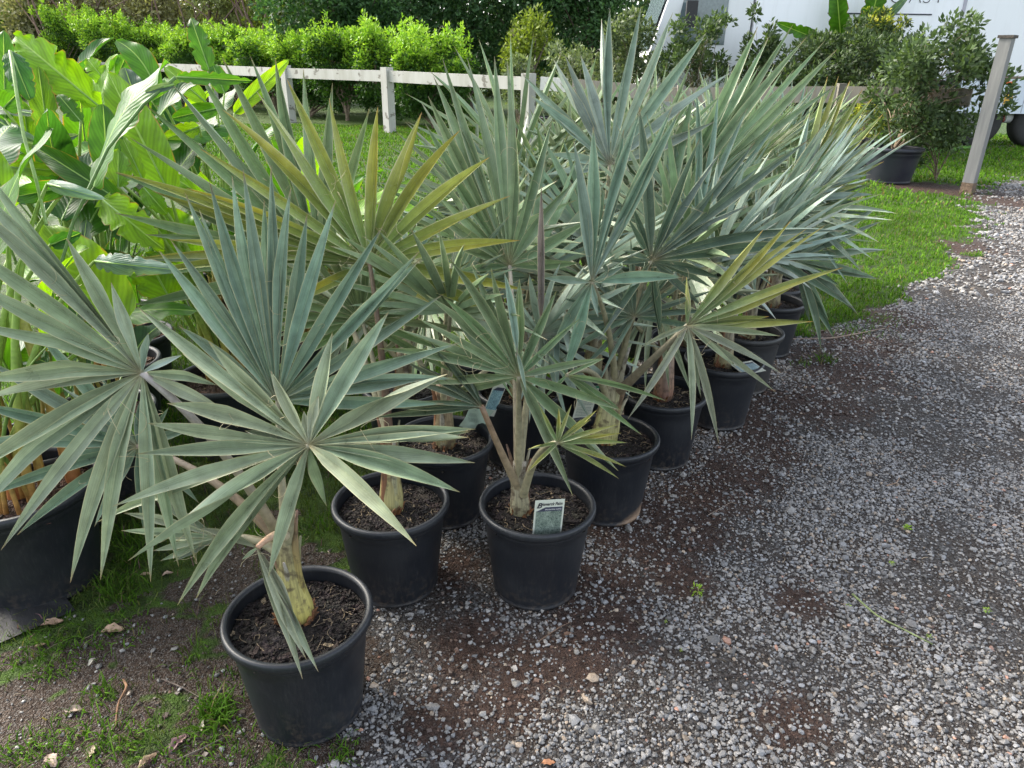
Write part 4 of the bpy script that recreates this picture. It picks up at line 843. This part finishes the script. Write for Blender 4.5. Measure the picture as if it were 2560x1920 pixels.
pts = [onY(1345, 208, 15.1), onY(1425, 214, 14.8), onY(1700, 238, 13.6), onY(2100, 236, 12.2), onY(2440, 245, 11.0)]
for k in range(4):
    p, q = pts[k], pts[k+1]; L = np.linalg.norm(q-p); dd = (q-p)/L; nn = nrm(np.cross(dd, [0, 0, 1])); rr = np.stack([dd, nn, np.cross(dd, nn)], 1)
    mb = MB(); mb.box((.06, -.03, -.12), (L-.06, .03, .12), (.17, .15, .12) if k else (.55, .54, .5), rr, p); mb.build('rail', M_post, fr2, smooth=False)
    if k in (0, 3): continue
    mb = MB(); mb.box((-.06, -.06, 0), (.06, .06, 1.), (.17, .15, .12), None, (q[0], q[1], 0)); v = mb.V[0]; v[:, 2] = np.where(v[:, 2] > .5, q[2]+.16, 0); mb.build('post', M_post, fr2, smooth=False)
# single post at the right
pb = gnd(2417, 482); zt_ = zat(pb[0], pb[1], 88); pr = thing('timber_post', (pb[0], pb[1], 0), 'leaning-looking pale grey square timber post beside the gravel drive', 'post')
ra = R(-49); rr = np.array([[math.cos(ra), -math.sin(ra), 0], [math.sin(ra), math.cos(ra), 0], [0, 0, 1]])
mb = MB(); mb.box((-.07, -.07, -.05), (.07, .07, zt_-.035), (.15, .15, .145), rr, pb); mb.build('post_shaft', M_post, pr, smooth=False)
mb = MB(); mb.box((-.09, -.09, zt_-.034), (.09, .09, zt_), (.06, .05, .04), rr, pb); mb.build('cap', M_bark, pr, smooth=False)
mb = MB(); mb.box((-.073, -.073, -.05), (.073, .073, .14), (.13, .09, .06), rr, pb); mb.build('stained_foot', M_bark, pr, smooth=False)

# ------------------------------------------------------------------ shrubs, hedge and trees
def leafcloud(mb, cen, rad, n, size, cols, shell=.5, aspect=.45, seedv=0):
    """n leaf quads through ellipsoid clumps; cen (k,3), rad (k,3)"""
    cen = np.asarray(cen, float).reshape(-1, 3); rad = np.asarray(rad, float); rad = np.broadcast_to(rad.reshape(-1, 1) if rad.ndim == 1 else rad, (len(cen), 3))
    vol = rad.prod(1)**.7; kk = rng.choice(len(cen), n, p=vol/vol.sum())
    d = nrm(rng.normal(0, 1, (n, 3))); r = rng.random(n)**shell
    p = cen[kk]+d*rad[kk]*r[:, None]
    ax = nrm(d+rng.normal(0, .7, (n, 3))+np.array([0, 0, .3])); sd = nrm(np.cross(ax, rng.normal(0, 1, (n, 3)))); nn = np.cross(ax, sd)
    L = size*rng.uniform(.6, 1.35, n)[:, None]; w = L*aspect*.5
    V = np.stack([p, p+ax*L*.5+sd*w+nn*L*.08, p+ax*L, p+ax*L*.5-sd*w+nn*L*.08], 1)
    t = rng.random((n, 1)); C = cols[0]*(1-t)+cols[1]*t
    k = np.arange(n)[:, None]*4
    mb.add(V.reshape(-1, 3), k+np.array([0, 1, 2, 3]), np.repeat(C, 4, 0)); return p, kk
def limbs(mb, base, cen, r0=.05, c=(.16, .12, .08), n=9, fork=None):
    base = np.asarray(base, float)
    for q in cen:
        q = np.asarray(q, float); f = base+np.array([0, 0, 1.])*(q[2]-base[2])*rng.uniform(.2, .45)+rng.normal(0, .04, 3)*np.linalg.norm(q-base)
        mb.tube(bez(base+rng.normal(0, r0*.4, 3)*(1, 1, 0), f, q, n), np.linspace(r0, r0*.18, n), 6, c)
def shrub(name, x, y, label, group, x0, x1, ytop, ybot, n, size, cols, clumps=14, stemc=(.17, .13, .09), rd=.4, d_=None, cat='shrub', pot=None, stems=6, yk=.8, tipcol=None, r0=.02, z0=0., aspect=.45, tipn=.25, shape=1., box=False, shoots=0):
    root = thing(name, (x, y, 0), label, cat, group)
    d = proj((x, y, .8))[2]; cx = .5*(x0+x1); W = (x1-x0)/2/FPX*d; zt = zat(x, y, ytop); zb = zat(x, y, ybot); Hh = (zt-zb)/2; xc = x+(cx-proj((x, y, (zt+zb)/2))[0])/FPX*d; zc = (zt+zb)/2
    cen = []; 
    for _ in range(clumps):
        v = rng.uniform(-.85, .85, 3) if box else nrm(rng.normal(0, 1, 3))*rng.random()**.4*.92; cen.append((xc+v[0]*W, y+v[1]*W*yk, zc+v[2]*Hh*shape))
    cen = np.array(cen); rad = np.array([W, W*yk, Hh])*rd*rng.uniform(.6, 1.2, (clumps, 1)); rad = np.minimum(rad, np.array([W, W, Hh])*.6)
    mb = MB(); leafcloud(mb, cen, rad, n, size, cols, aspect=aspect)
    if tipcol is not None:
        top = cen[np.argsort(-cen[:, 2])[:max(3, clumps//2)]]; leafcloud(mb, top+np.array([0, -.02, Hh*.12]), np.array([W, W*yk, Hh])*rd*.8*np.ones((len(top), 1)), int(n*tipn), size, tipcol, aspect=aspect)
    if shoots:
        sx = rng.uniform(-1, 1, shoots); sc_ = np.stack([xc+sx*W, y+rng.uniform(-1, .3, shoots)*W*yk, zt-Hh*.04+rng.uniform(-.3, .34, shoots)*rng.random(shoots)**.6], -1)
        leafcloud(mb, sc_, np.stack([rng.uniform(.05, .09, shoots)]*2+[rng.uniform(.16, .3, shoots)], -1), shoots*34, size*1.05, tipcol, aspect=.4)
    mb.build('crown', M_leaf, root)
    st = MB(); k = min(stems, clumps); limbs(st, (x, y, z0), cen[:k], r0, stemc); 
    for c in cen[k:]: limbs(st, cen[rng.integers(k)]*.6+np.array([x, y, z0+.3])*.4, [c], r0*.5, stemc, 6)
    st.build('stem', M_bark, root)
    return root
HL = (np.array([.02, .06, .012]), np.array([.07, .16, .025])); HT = (np.array([.13, .29, .02]), np.array([.36, .54, .06]))
HGP = 'clipped hedge shrubs along the white fence'
hs = [(1085, 348, 95, 330, 1130), (985, 338, 72, 322, 110), (870, 328, 74, 314, 110), (775, 318, 92, 306, 100), (690, 309, 100, 300, 100), (600, 300, 90, 292, 100), (520, 292, 86, 285, 90), (440, 285, 88, 280, 90), (360, 278, 78, 275, 90), (280, 272, 52, 268, 90), (200, 266, 34, 262, 90), (110, 260, 30, 258, 100), (20, 256, 18, 252, 100), (-70, 252, 14, 250, 100)]
hl = ['at the right end, next to the grey-stemmed shrubs', 'right of the middle fence post, tallest lime shoots', 'left of the middle fence post', 'between the second and third posts, with a bare trunk', 'beside the second post from the middle',
      'behind the tall ragged dark leaf', 'left of the tall ragged dark leaf', 'behind the arching thin stalk', 'where its top steps down to the right', 'just left of the step in its top', 'over the pale arching leaf', 'second from the left edge', 'at the left edge of the photo', 'cut by the left edge']
for (px_, by, ty, lo, _), l in zip(hs, hl):
    g = gnd(px_, by-26 if px_ > 300 else by-14); sp = 92 if px_ > 300 else 72
    shrub('hedge_shrub', g[0], g[1], 'lime-tipped hedge shrub '+l, HGP, px_-sp, px_+sp, ty+8+rng.uniform(-16, 14), by-50 if px_ > 300 else by-20, 12000, .095, HL, clumps=40, box=True, shoots=34, tipcol=HT, rd=.33, stems=5, r0=.05, yk=.6, tipn=.5, shape=1.)
# shoots poking above the hedge
# background trees
TG = 'trees beyond the hedge'
def tree(px_, Y, label, w, zlo, zhi, n, size, cols, trunkr=.2, tc=(.16, .12, .09), clumps=22, name='tree', rd=.36, lean=0., trunks=1, yk=.7):
    g = onY(px_, 160, Y); x, y = g[0], Y; root = thing(name, (x, y, 0), label, 'tree', TG)
    cen = []
    for _ in range(clumps):
        v = nrm(rng.normal(0, 1, 3))*rng.random()**.4*.85; cen.append((x+v[0]*w, y+v[1]*w*yk, (zlo+zhi)/2+v[2]*(zhi-zlo)/2))
    cen = np.array(cen); mb = MB(); leafcloud(mb, cen, np.ones((clumps, 3))*w*rd*rng.uniform(.6, 1.3, (clumps, 1))*(1, 1, .8), n, size, cols, shell=.45); mb.build('crown', M_leaf, root)
    st = MB()
    for k in range(trunks):
        bx = x+(k-(trunks-1)/2)*w*.35; tp = np.array([bx+lean+rng.normal(0, .3), y, zhi*.8]); st.tube(bez((bx, y, -.1), (bx+rng.normal(0, .4), y, zhi*.4), tp, 10), np.linspace(trunkr, trunkr*.3, 10), 9, tc)
        limbs(st, (bx+rng.normal(0, .1), y, zlo*.7+.4), cen[rng.choice(clumps, 8)], trunkr*.4, tc)
    if trunks > 1:
        for _ in range(trunks*2+2):
            bx = x+rng.uniform(-.8, .8)*w; st.tube(bez((bx, y-w*.75, 0), (bx+rng.normal(0, .5), y-w*.7, 2.2), (bx+rng.normal(0, 1.6), y-w*.6, rng.uniform(3.5, 5.6)), 10)+rng.normal(0, .03, (10, 3)), np.linspace(rng.uniform(.03, .09), .015, 10), 6, np.array([.2, .13, .1])*rng.uniform(.6, 1.3))
    st.build('trunk', M_bark, root)
DG = (np.array([.02, .055, .02]), np.array([.085, .18, .06])); OL = (np.array([.16, .19, .07]), np.array([.42, .45, .19])); BR = (np.array([.18, .18, .09]), np.array([.42, .40, .21])); YG = (np.array([.08, .13, .015]), np.array([.24, .3, .04]))
T = [(-60, 33, 'olive-brown scrubby tree at the far left beyond the hedge', 3., .8, 6.2, OL, 3), (180, 32, 'dull olive tree left of the leaning brown trunks', 2.8, .8, 6.2, BR, 3), (400, 33, 'brown-stemmed tree with a tangle of leaning trunks', 3.0, 1., 6.2, BR, 5), (620, 32, 'thin olive tree with bare forks showing bright sky', 2.6, 1., 5.4, OL, 4),
     (770, 31, 'olive-green tree left of the dark evergreens', 2.4, .4, 7, YG, 2), (850, 25, 'dark evergreen beside the thin olive tree', 2.2, .2, 5.2, DG, 1), (1000, 27, 'broad dark evergreen behind the brightest hedge shoots', 2.7, .2, 8, DG, 1), (1170, 28, 'dark evergreen behind the right end of the hedge', 2.8, .2, 8, DG, 1), (1330, 27, 'dark evergreen with a yellow-green neighbour in front', 2.7, .2, 8, DG, 1), (1500, 26, 'dark evergreen partly hidden by the truck cab', 2.4, .2, 7, DG, 1),
     (1310, 22, 'small yellow-green tree before the dark evergreens', .85, .9, 3., YG, 1)]
for px_, Y_, lb, w, zl, zh, cc, tk in T: tree(px_, Y_, lb, w, zl, zh, 15000 if w > 1 else 3500, .17 if w > 1 else .12, cc, trunkr=.16 if tk > 1 else .2, trunks=tk, clumps=34, tc=(.2, .14, .1) if tk > 1 else (.1, .08, .06), rd=.30 if tk > 1 else .38)
# distant tree line closes the view behind the trees
mb = MB(); k = 70; cx = np.linspace(-34, 16, k); cen = np.stack([cx, 38+rng.uniform(-2, 2, k), rng.uniform(.8, 4.6, k)], -1); leafcloud(mb, np.vstack([cen, cen+(.4, 1, -1.4), cen+(-.3, .6, 1.7)]), np.ones((3*k, 3))*(1.6, 1.2, 1.5), 42000, .34, (np.array([.02, .04, .015]), np.array([.09, .12, .04])))
tag(mb.build('far_wood', M_leaf), 'distant mass of dull green bush closing the view', 'woodland', kind='stuff')

SG = 'nursery shrubs before the white truck'
SC = (np.array([.03, .055, .022]), np.array([.1, .15, .06])); SO = (np.array([.08, .11, .05]), np.array([.2, .25, .13])); SY = (np.array([.16, .24, .03]), np.array([.45, .42, .06]))
def gs(px_, py): g = gnd(px_, py); return g[0], g[1]
def sh(px_, by, label, *a, **kw):
    g = gs(px_, by); kw['clumps'] = int(kw['clumps']*1.7); kw['rd'] = kw['rd']*.72; a = list(a); a[4] = int(a[4]*1.1)
    return shrub('shrub', g[0], g[1], label, SG, *a, **kw)
sh(1290, 345, 'small loose shrub right of the last lime hedge plant', 1245, 1350, 130, 320, 1500, .10, SO, clumps=12, stems=8, r0=.012, rd=.32)
sh(1440, 350, 'grey-green shrub with many thin pale stems', 1350, 1530, 75, 330, 3300, .10, SO, clumps=22, stems=14, r0=.014, stemc=(.36, .3, .22), rd=.3)
sh(1600, 360, 'olive shrub between the pale-stemmed one and the truck cab', 1490, 1670, -10, 300, 4000, .1, (SC[0], SO[1]*.9), clumps=20, stems=10, r0=.016, rd=.3)
sh(1740, 370, 'open dark-leaved shrub before the truck windscreen', 1630, 1860, 5, 240, 2600, .10, SC, clumps=18, stems=10, r0=.016, rd=.28)
sh(1890, 375, 'thin tall shrub against the white truck side', 1830, 1970, -10, 250, 1500, .10, SC, clumps=12, stems=8, r0=.014, rd=.26)
sh(2090, 385, 'dense dark shrub with yellow new leaves', 1930, 2290, 25, 320, 12000, .095, (SC[0]*.9, SC[1]*.85), clumps=40, stems=10, r0=.02, rd=.27, tipcol=None)
sh(2240, 380, 'bronze-yellow tipped shrub rising above the dense dark one', 2130, 2310, -10, 190, 2600, .08, (SC[0], SC[1]*1.1), clumps=14, stems=6, rd=.3, tipcol=SY, tipn=.12)
sh(2150, 410, 'yellow-green low shrub just left of the big tilted pot', 2090, 2230, 255, 385, 2200, .07, SY, clumps=14, stems=6, rd=.35, r0=.01)
g = gs(2338, 452); shrub('sapling', g[0], g[1], 'small bushy sapling in a mulch ring left of the square post', SG, 2220, 2430, 250, 420, 2000, .075, (SC[0]*1.3, SC[1]*1.25), clumps=24, stems=7, r0=.014, rd=.27)
# big tilted pot with an open shrub
g = gs(2243, 462); bx, by = g; D_ = .72
rp = thing('potted_shrub', (bx, by+.3, 0), 'open small-leaved shrub in the large black pot on the grass', 'potted shrub'); szz = add_pot(rp, .80, .50, .30, (.012, .015, .024), chips=80, soilc=(.03, .02, .014))
by += .3; cen = []
W_ = 165/FPX*11; zt1 = zat(bx, by, 45); zb1 = zat(bx, by, 345)
for _ in range(52):
    v = nrm(rng.normal(0, 1, 3))*rng.random()**.35*1.02; cen.append((bx+.33+v[0]*W_, by+v[1]*W_*.8, (zt1+zb1)/2+v[2]*(zt1-zb1)/2))
cen = np.array(cen); mb = MB(); leafcloud(mb, cen, np.ones((52, 3))*W_*.21*rng.uniform(.5, 1.3, (52, 1)), 6400, .09, (SC[0], SC[1]*1.1)); mb.build('crown', M_leaf, rp)
st = MB(); limbs(st, (bx, by, szz-.02), cen[:14], .022, (.2, .15, .1))
for c in cen[14:]: limbs(st, cen[rng.integers(14)]*.5+np.array([bx, by, szz+.2])*.5, [c], .01, (.2, .15, .1), 6)
st.build('stem', M_bark, rp)
# small pots behind with thin plants
for px_, by_, lb in [(1375, 352, 'small black nursery pot left of the pale-stemmed shrub'), (1445, 366, 'small black nursery pot seen through the palm tips'), (2135, 425, 'dark nursery pot partly hidden by palm tips at the right')]:
    g = gs(px_, by_); rp = thing('nursery_pot', (g[0], g[1], 0), lb, 'plant pot', 'empty-looking nursery pots behind the palms'); add_pot(rp, .55, .5, .22, (.015, .018, .024), chips=80)
    mb = MB(); st = MB(); cn = np.array([g[0], g[1], .9])+rng.normal(0, .16, (7, 3)); leafcloud(mb, cn, np.full((7, 3), .16), 420, .08, SO); mb.build('foliage', M_leaf, rp); limbs(st, (g[0], g[1], .4), cn, .01); st.build('stem', M_bark, rp)
# banana plant behind the shrubs
g = gs(2160, 372); bp = thing('banana_plant', (g[0], g[1]+.6, 0), 'banana plant with big ribbed leaves behind the dense dark shrub', 'banana plant'); Yb = g[1]+.6
def pb_(b, t, wpx, col, root=bp, **kw):
    B1 = onY(*b, Yb); T1 = onY(*t, Yb-.3); dd = proj(B1)[2]; paddle(root, B1, T1, wpx/FPX*dd, C0-B1, col, **kw); return B1
ends = [pb_((2105, 130), (2088, -70), 48, HG*.9, curl=.3), pb_((2160, 120), (2205, -60), 60, HG*.8, curl=.3), pb_((2062, 105), (1938, 55), 34, HG*1.1, curl=.2, rag=.8), pb_((2120, 105), (2055, 85), 30, HG*.8), pb_((2200, 60), (2275, -15), 22, HS)]
st = MB()
for e in ends: st.tube(bez((g[0], Yb, 0), (g[0], Yb, e[2]*.6), e, 10), np.linspace(.07, .015, 10), 8, (.16, .22, .07))
st.build('pseudostem', M_stem, bp)
g = gs(2250, 420); bl = thing('fallen_banana_leaves', (g[0]+.6, g[1]+.6, 0), 'cut green banana leaves lying on the lawn behind the big pot', 'leaves')
for b, t, w_ in [((2230, 385), (2290, 345), 50), ((2270, 400), (2400, 372), 26), ((2330, 395), (2490, 385), 16), ((2220, 400), (2330, 398), 22), ((2200, 398), (2260, 370), 36)]:
    B1 = gnd(*b); T1 = B1+np.array([(t[0]-b[0])/FPX*12, .2, .12+(b[1]-t[1])/FPX*8]); paddle(bl, B1+(0, 0, .06), T1, w_/FPX*12, (0, -.6, 1.), HG*1.2, curl=.1)

# ------------------------------------------------------------------ truck
YT = 16.5
def tp(px_, py): return onY(px_, py, YT)
z_bot = tp(2100, 196)[2]; z_top = 4.6; x0, x1, x2 = tp(1880, 100)[0], tp(2400, 60)[0], tp(2900, 60)[0]
tr = thing('truck', ((x0+x1)/2, YT, 0), 'large white box truck with lettering on its side behind the shrubs', 'truck')
tw = (.84, .85, .87)
mb = MB(); mb.box((x0, YT, z_bot), (x1-.03, YT+2.4, z_top), tw); mb.build('box_body', M_truck, tr, smooth=False)
zr = tp(2500, 190)[2]; mb = MB(); mb.box((x1+.03, YT, zr), (x2, YT+2.4, z_top), (.8, .81, .82)); mb.build('rear_body', M_truck, tr, smooth=False)
mb = MB(); mb.box((x1-.028, YT-.03, z_bot-.02), (x1+.028, YT+.1, z_top), (.38, .37, .42)); mb.build('corner_seam', M_truck, tr, smooth=False)
mb = MB(); mb.box((x0-.05, YT+.1, z_bot-.16), (x2, YT+2.3, z_bot-.004), (.02, .02, .02)); mb.build('chassis', M_dark, tr, smooth=False)
mb = MB(); mb.box((x1+.0, YT-.04, zr-.05), (x2, YT-.002, zr-.002), (.16, .09, .07)); mb.build('bottom_trim', M_truck, tr, smooth=False)
zp0, zp1 = tp(2450, 283)[2], tp(2450, 194)[2]; xp = tp(2395, 240)[0]
mb = MB(); mb.box((xp, YT-.03, zp0), (x2, YT+.08, zp1-.02), (.6, .66, .72)); 
for q_ in (2515, 2537, 2560): xx = tp(q_, 240)[0]; mb.box((xx, YT-.036, zp0+.02), (xx+.012, YT-.032, zp1-.12), (.3, .32, .34))
sp_ = mb.build('side_panel', M_truck, tr, smooth=False)
def plate(a, b, c, d, nm, m, t=.05, par=tr, y=YT):
    A_, B_ = tp(a, d), tp(c, b); mb = MB(); mb.box((A_[0], y-t, A_[2]), (B_[0], y-.0305, B_[2])); mb.build(nm, m, par, smooth=False)
plate(2512, 204, 2528, 211, 'marker_light', M_orange); plate(2505, 236, 2530, 260, 'hazard_plate', M_yellow)
plate(2516, 219, 2532, 226, 'handle', M_dark); plate(2514, 229, 2530, 236, 'handle', M_dark)
for i_, (y0_, y1_) in enumerate([(240, 242), (246, 248), (252, 254)]): plate(2509, y0_, 2526, y1_, 'lettering', M_ink, .053)
# tank with a red cap, wheels
c_ = tp(2530, 296); mb = MB(); mb.tube([(c_[0], YT+.3, c_[2]), (c_[0]+1.2, YT+.3, c_[2]-.05)], .11, 18, (.6, .6, .6)); mb.build('tank', M_truck, tr)
mb = MB(); mb.tube([(c_[0]-.04, YT+.3, c_[2]), (c_[0]-.002, YT+.3, c_[2])], [.105, .105], 18); mb.add([(c_[0]-.04, YT+.3+.105*math.cos(t), c_[2]+.105*math.sin(t)) for t in np.arange(18)*math.pi/9], np.array([[0, k+1, k+2] for k in range(16)])); mb.build('tank_cap', M_redp, tr)
def wheel(xc, r=.5):
    mb = MB(); t = np.arange(28)*2*math.pi/28; prof = [(.55, -.0), (.62, -.03), (.9, -.03), (1., .02), (1., .25), (.9, .3)]
    V = np.array([[xc+r*p_*math.cos(a), YT+.1+q_, r+r*p_*math.sin(a)] for p_, q_ in prof for a in t]); i = np.arange(len(prof)-1)[:, None]*28; j = np.arange(28)[None]
    mb.add(V, np.stack([i+j, i+(j+1) % 28, i+28+(j+1) % 28, i+28+j], -1).reshape(-1, 4)); w_ = mb.build('wheel', M_rubber, tr)
    mb = MB(); V = np.array([[xc+r*p_*math.cos(a), YT+.1+q_, r+r*p_*math.sin(a)] for p_, q_ in [(.01, .06), (.2, .03), (.24, .1), (.5, .12), (.56, .0)] for a in t]); i = np.arange(4)[:, None]*28
    mb.add(V, np.stack([i+j, i+(j+1) % 28, i+28+(j+1) % 28, i+28+j], -1).reshape(-1, 4), (.3, .3, .3)); o = mb.build('rim', M_truck, w_); o.location = (0, 0, 0)
for q_ in (2450, 2600, 1960): wheel(tp(q_, 320)[0], .52)
# cab
xc0, xc1 = tp(1625, 60)[0], x0-.06
prof = [(xc0+.25, .55), (xc0, .9), (xc0+.02, 1.7), (xc0+.42, 3.0), (xc0+.8, 3.15), (xc1, 3.2), (xc1, .55)]
n_ = len(prof); mb = MB(); mb.add([(a, YT+.05, b) for a, b in prof]+[(a, YT+2.35, b) for a, b in prof], [np.array([[k, (k+1) % n_, n_+(k+1) % n_, n_+k] for k in range(n_)]), np.arange(n_)[::-1][None], np.arange(n_, 2*n_)[None]], (.72, .73, .73)); mb.build('cab', M_truck, tr, smooth=False)
mb = MB(); mb.add([(xc0+.5, YT+.035, 1.95), (xc1-.5, YT+.035, 1.95), (xc1-.5, YT+.035, 2.9), (xc0+.68, YT+.035, 2.9)], np.array([[0, 1, 2, 3]])); mb.build('side_window', M_glass, tr, smooth=False)
mb = MB(); mb.add([(xc0+.045, YT+.2, 1.85), (xc0+.045, YT+2.2, 1.85), (xc0+.385, YT+2.2, 2.95), (xc0+.385, YT+.2, 2.95)], np.array([[3, 2, 1, 0]])); o = mb.build('windscreen', M_glass, tr, smooth=False); o.location[0] -= .03
mq = tp(1722, 30); mb = MB(); mb.box((-.11, -.05, -.24), (.11, .05, .24), None, None, (mq[0], YT-.25, mq[2]-.05)); mb.tube([(mq[0], YT+.1, mq[2]+.3), (mq[0], YT-.25, mq[2]+.25)], .02, 6); mb.build('mirror', M_dark, tr, smooth=False)
# lettering C O A S T, letters standing partly above the frame
for ch, pxx in zip('COAST', (2188, 2240, 2286, 2314, 2344)):
    cu = bpy.data.curves.new('lettering', 'FONT'); cu.body = ch; cu.size = .42; cu.extrude = .003; cu.offset = -.012
    o = bpy.data.objects.new('lettering', cu); COL.objects.link(o); bpy.context.view_layer.update()
    me = bpy.data.meshes.new_from_object(o.evaluated_get(bpy.context.evaluated_depsgraph_get())); bpy.data.objects.remove(o)
    me.materials.clear(); me.materials.append(M_ink); o = bpy.data.objects.new('lettering', me); COL.objects.link(o); o.parent = tr
    xs = [v.co.x for v in me.vertices]; q_ = tp(pxx, 8.5); o.rotation_euler.x = math.pi/2; o.location = np.array((q_[0]-(max(xs)+min(xs))/2, YT-.008, q_[2]))-np.array(tr.location)
a_, b_ = tp(2069, 33), tp(2330, 33); mb = MB(); mb.box((a_[0], YT-.01, a_[2]-.012), (b_[0], YT-.003, a_[2]+.012)); mb.build('stripe', M_ink, tr, smooth=False)

# ------------------------------------------------------------------ litter on the ground
def dry_leaf(px_, py, L, label, col=(.3, .2, .13), rot=0., w=.45):
    g = gnd(px_, py); k = 9; s = np.linspace(0, 1, k); u = np.linspace(-1, 1, 7); pr = np.sin(s*math.pi)**.7*w*L/2*(1+.25*np.sin(s*31+px_)); ph = px_
    X = s[:, None]*L*np.ones(7); Yv = pr[:, None]*u; Zv = .006+.35*L*np.abs(u)[None]**1.5*np.sin(s*math.pi)[:, None]*.5+.05*L*np.sin(s*7+ph)[:, None]+.04*L*np.sin(u*5+ph)[None]
    a = R(rot); V = np.stack([g[0]+(X-L/2)*math.cos(a)-Yv*math.sin(a), g[1]+(X-L/2)*math.sin(a)+Yv*math.cos(a), np.maximum(Zv, .003)], -1); i = np.arange(k-1)[:, None]*7+np.arange(6)[None]
    mb = MB(); mb.add(V.reshape(-1, 3), np.stack([i, i+1, i+8, i+7], -1).reshape(-1, 4), col); tag(mb.build('fallen_leaf', M_dry), label, 'fallen leaf', 'dry leaves fallen on the ground')
for a in [(132, 1562, .06, 'pale pink-brown dry leaf on grass below the black weed mat', (.38, .25, .17), 20, .55), (282, 1580, .065, 'curled tan dry leaf on the dirt edge, right of another like it', (.4, .27, .18), 10, .6), (445, 1862, .055, 'purple-brown dry leaf lying in the bottom-left gravel', (.2, .12, .12), 70, .5), (185, 1780, .045, 'grey-brown dry leaf low on the left dirt', (.28, .22, .17), 5, .4),
          (228, 1885, .04, 'beige dry leaf in the bottom-left grass', (.42, .33, .23), 100, .5), (370, 1905, .05, 'tan dry leaf at the bottom edge left of the pot', (.36, .26, .17), 60, .4), (505, 1818, .04, 'curved straw-coloured leaf beside the nearest pot', (.55, .5, .36), 110, .3), (101, 1618, .03, 'tiny brown leaf left of the bare dirt', (.3, .2, .13), 30, .5),
          (365, 1440, .035, 'small brown leaf beneath the drooping blade tips', (.36, .25, .16), 10, .5), (420, 1438, .035, 'small tan leaf beside the grass under the front palm', (.38, .27, .2), 30, .5), (230, 1658, .03, 'thin curled white-tan husk on the dirt', (.6, .55, .45), 80, .3), (1370, 1912, .035, 'small orange-brown leaf at the bottom edge of the gravel', (.42, .2, .1), 5, .5), (130, 1905, .05, 'faded brown leaf in the bottom left corner', (.33, .25, .2), 140, .5), (1420, 1590, .03, 'dark brown leaf on the reddish soil below the tagged pot', (.14, .08, .05), 20, .6)]:
    dry_leaf(*a)
def stick(pts, r, label, col=(.16, .12, .09), z=.008, name='twig', cat='twig', lift=0.):
    p = np.array([gnd(*P(*q)) for q in pts]); t = np.linspace(0, 1, len(p)); p[:, 2] = z+lift*np.sin(t*math.pi)
    tt = np.linspace(0, len(p)-1, 16); pp = np.stack([np.interp(tt, np.arange(len(p)), p[:, i]) for i in range(3)], -1)
    for _ in range(2): pp[1:-1] = (pp[:-2]+pp[1:-1]*2+pp[2:])/4
    mb = MB(); mb.tube(pp, np.linspace(r, r*.6, 16), 6, col); tag(mb.build(name, M_bark), label, cat, 'twigs and stalks lying on the ground')
stick([('f', 1745, 1708), ('f', 1810, 1692), ('f', 1922, 1704)], .002, 'thin dark curved twig on the lower middle gravel', (.05, .04, .035))
stick([('f', 2130, 1490), ('f', 2190, 1545), ('f', 2260, 1580), ('f', 2330, 1616)], .0035, 'green-yellow stalk lying across the right gravel', (.2, .24, .1))
stick([('f', 1895, 852), ('f', 2083, 849), ('f', 2210, 824)], .006, 'long straight pale stick beside the far pots', (.24, .18, .14))
stick([('f', 1344, 1610), ('f', 1400, 1572), ('f', 1428, 1560)], .0018, 'short brown twig below the tagged pot', (.14, .09, .06))
stick([('c8', 715, 1165), ('c8', 745, 1230), ('c8', 690, 1330), ('c8', 670, 1440)], .004, 'upright curled rusty dry stalk on the left dirt', (.2, .11, .06), lift=.02)
stick([('f', 445, 1905), ('f', 500, 1880), ('f', 560, 1850)], .0025, 'grey twig at the bottom beside the purple-brown leaf', (.13, .11, .09))
stick([('c8', 940, 1160), ('c8', 1060, 1210), ('c8', 1180, 1280)], .002, 'thin grey twig on the dirt left of the nearest pot', (.14, .11, .09))
stick([('f', 2205, 1616), ('f', 2240, 1622), ('f', 2276, 1622)], .0016, 'short dark twig under the green-yellow stalk', (.09, .06, .04))
stick([('f', 2450, 1205), ('f', 2462, 1235), ('f', 2490, 1258)], .0016, 'fine bent twig on the far right gravel', (.2, .17, .15))
stick([('f', 1770, 1292), ('f', 1800, 1275), ('f', 1830, 1258)], .0013, 'fine pale root strand on the reddish soil', (.25, .2, .16))
stick([('f', 2215, 1218), ('f', 2240, 1212), ('f', 2248, 1198)], .002, 'small tan twig on the gravel at middle right', (.3, .2, .13))
def weed(px_, py, label, h=.03, n=12, col=(np.array([.2, .36, .03]), np.array([.4, .55, .08]))):
    g = gnd(px_, py); r = thing('weed', (g[0], g[1], 0), label, 'weed', 'tiny bright weeds in the gravel'); mb = MB(); h *= .7; leafcloud(mb, [(g[0], g[1], h*.6)], np.array([[h*.6, h*.6, h*.4]]), n*2, h*.4, col); mb.build('foliage', M_leaf, r); st = MB(); st.tube([(g[0], g[1], 0), (g[0]+.002, g[1], h*.6), (g[0], g[1], h)], .0012, 4, (.3, .3, .1)); st.build('stem', M_stem, r)
for a in [(2266, 1325, 'brightest weed tuft on the right gravel', .03, 30), (2228, 1412, 'small weed below the brightest tuft', .02, 16), (2120, 1520, 'lime weed beside the green-yellow stalk', .02, 18), (1742, 1490, 'thin-stemmed seedling on the gravel left of centre', .05, 14), (2465, 1532, 'pale weed near the right edge of the gravel', .025, 14), (1664, 1556, 'tiny weed below the thin-stemmed seedling', .012, 10), (2320, 1598, 'weed at the lower end of the stalk', .02, 12), (1702, 1628, 'faint tiny weed in the lower gravel', .012, 10)]:
    weed(*a)
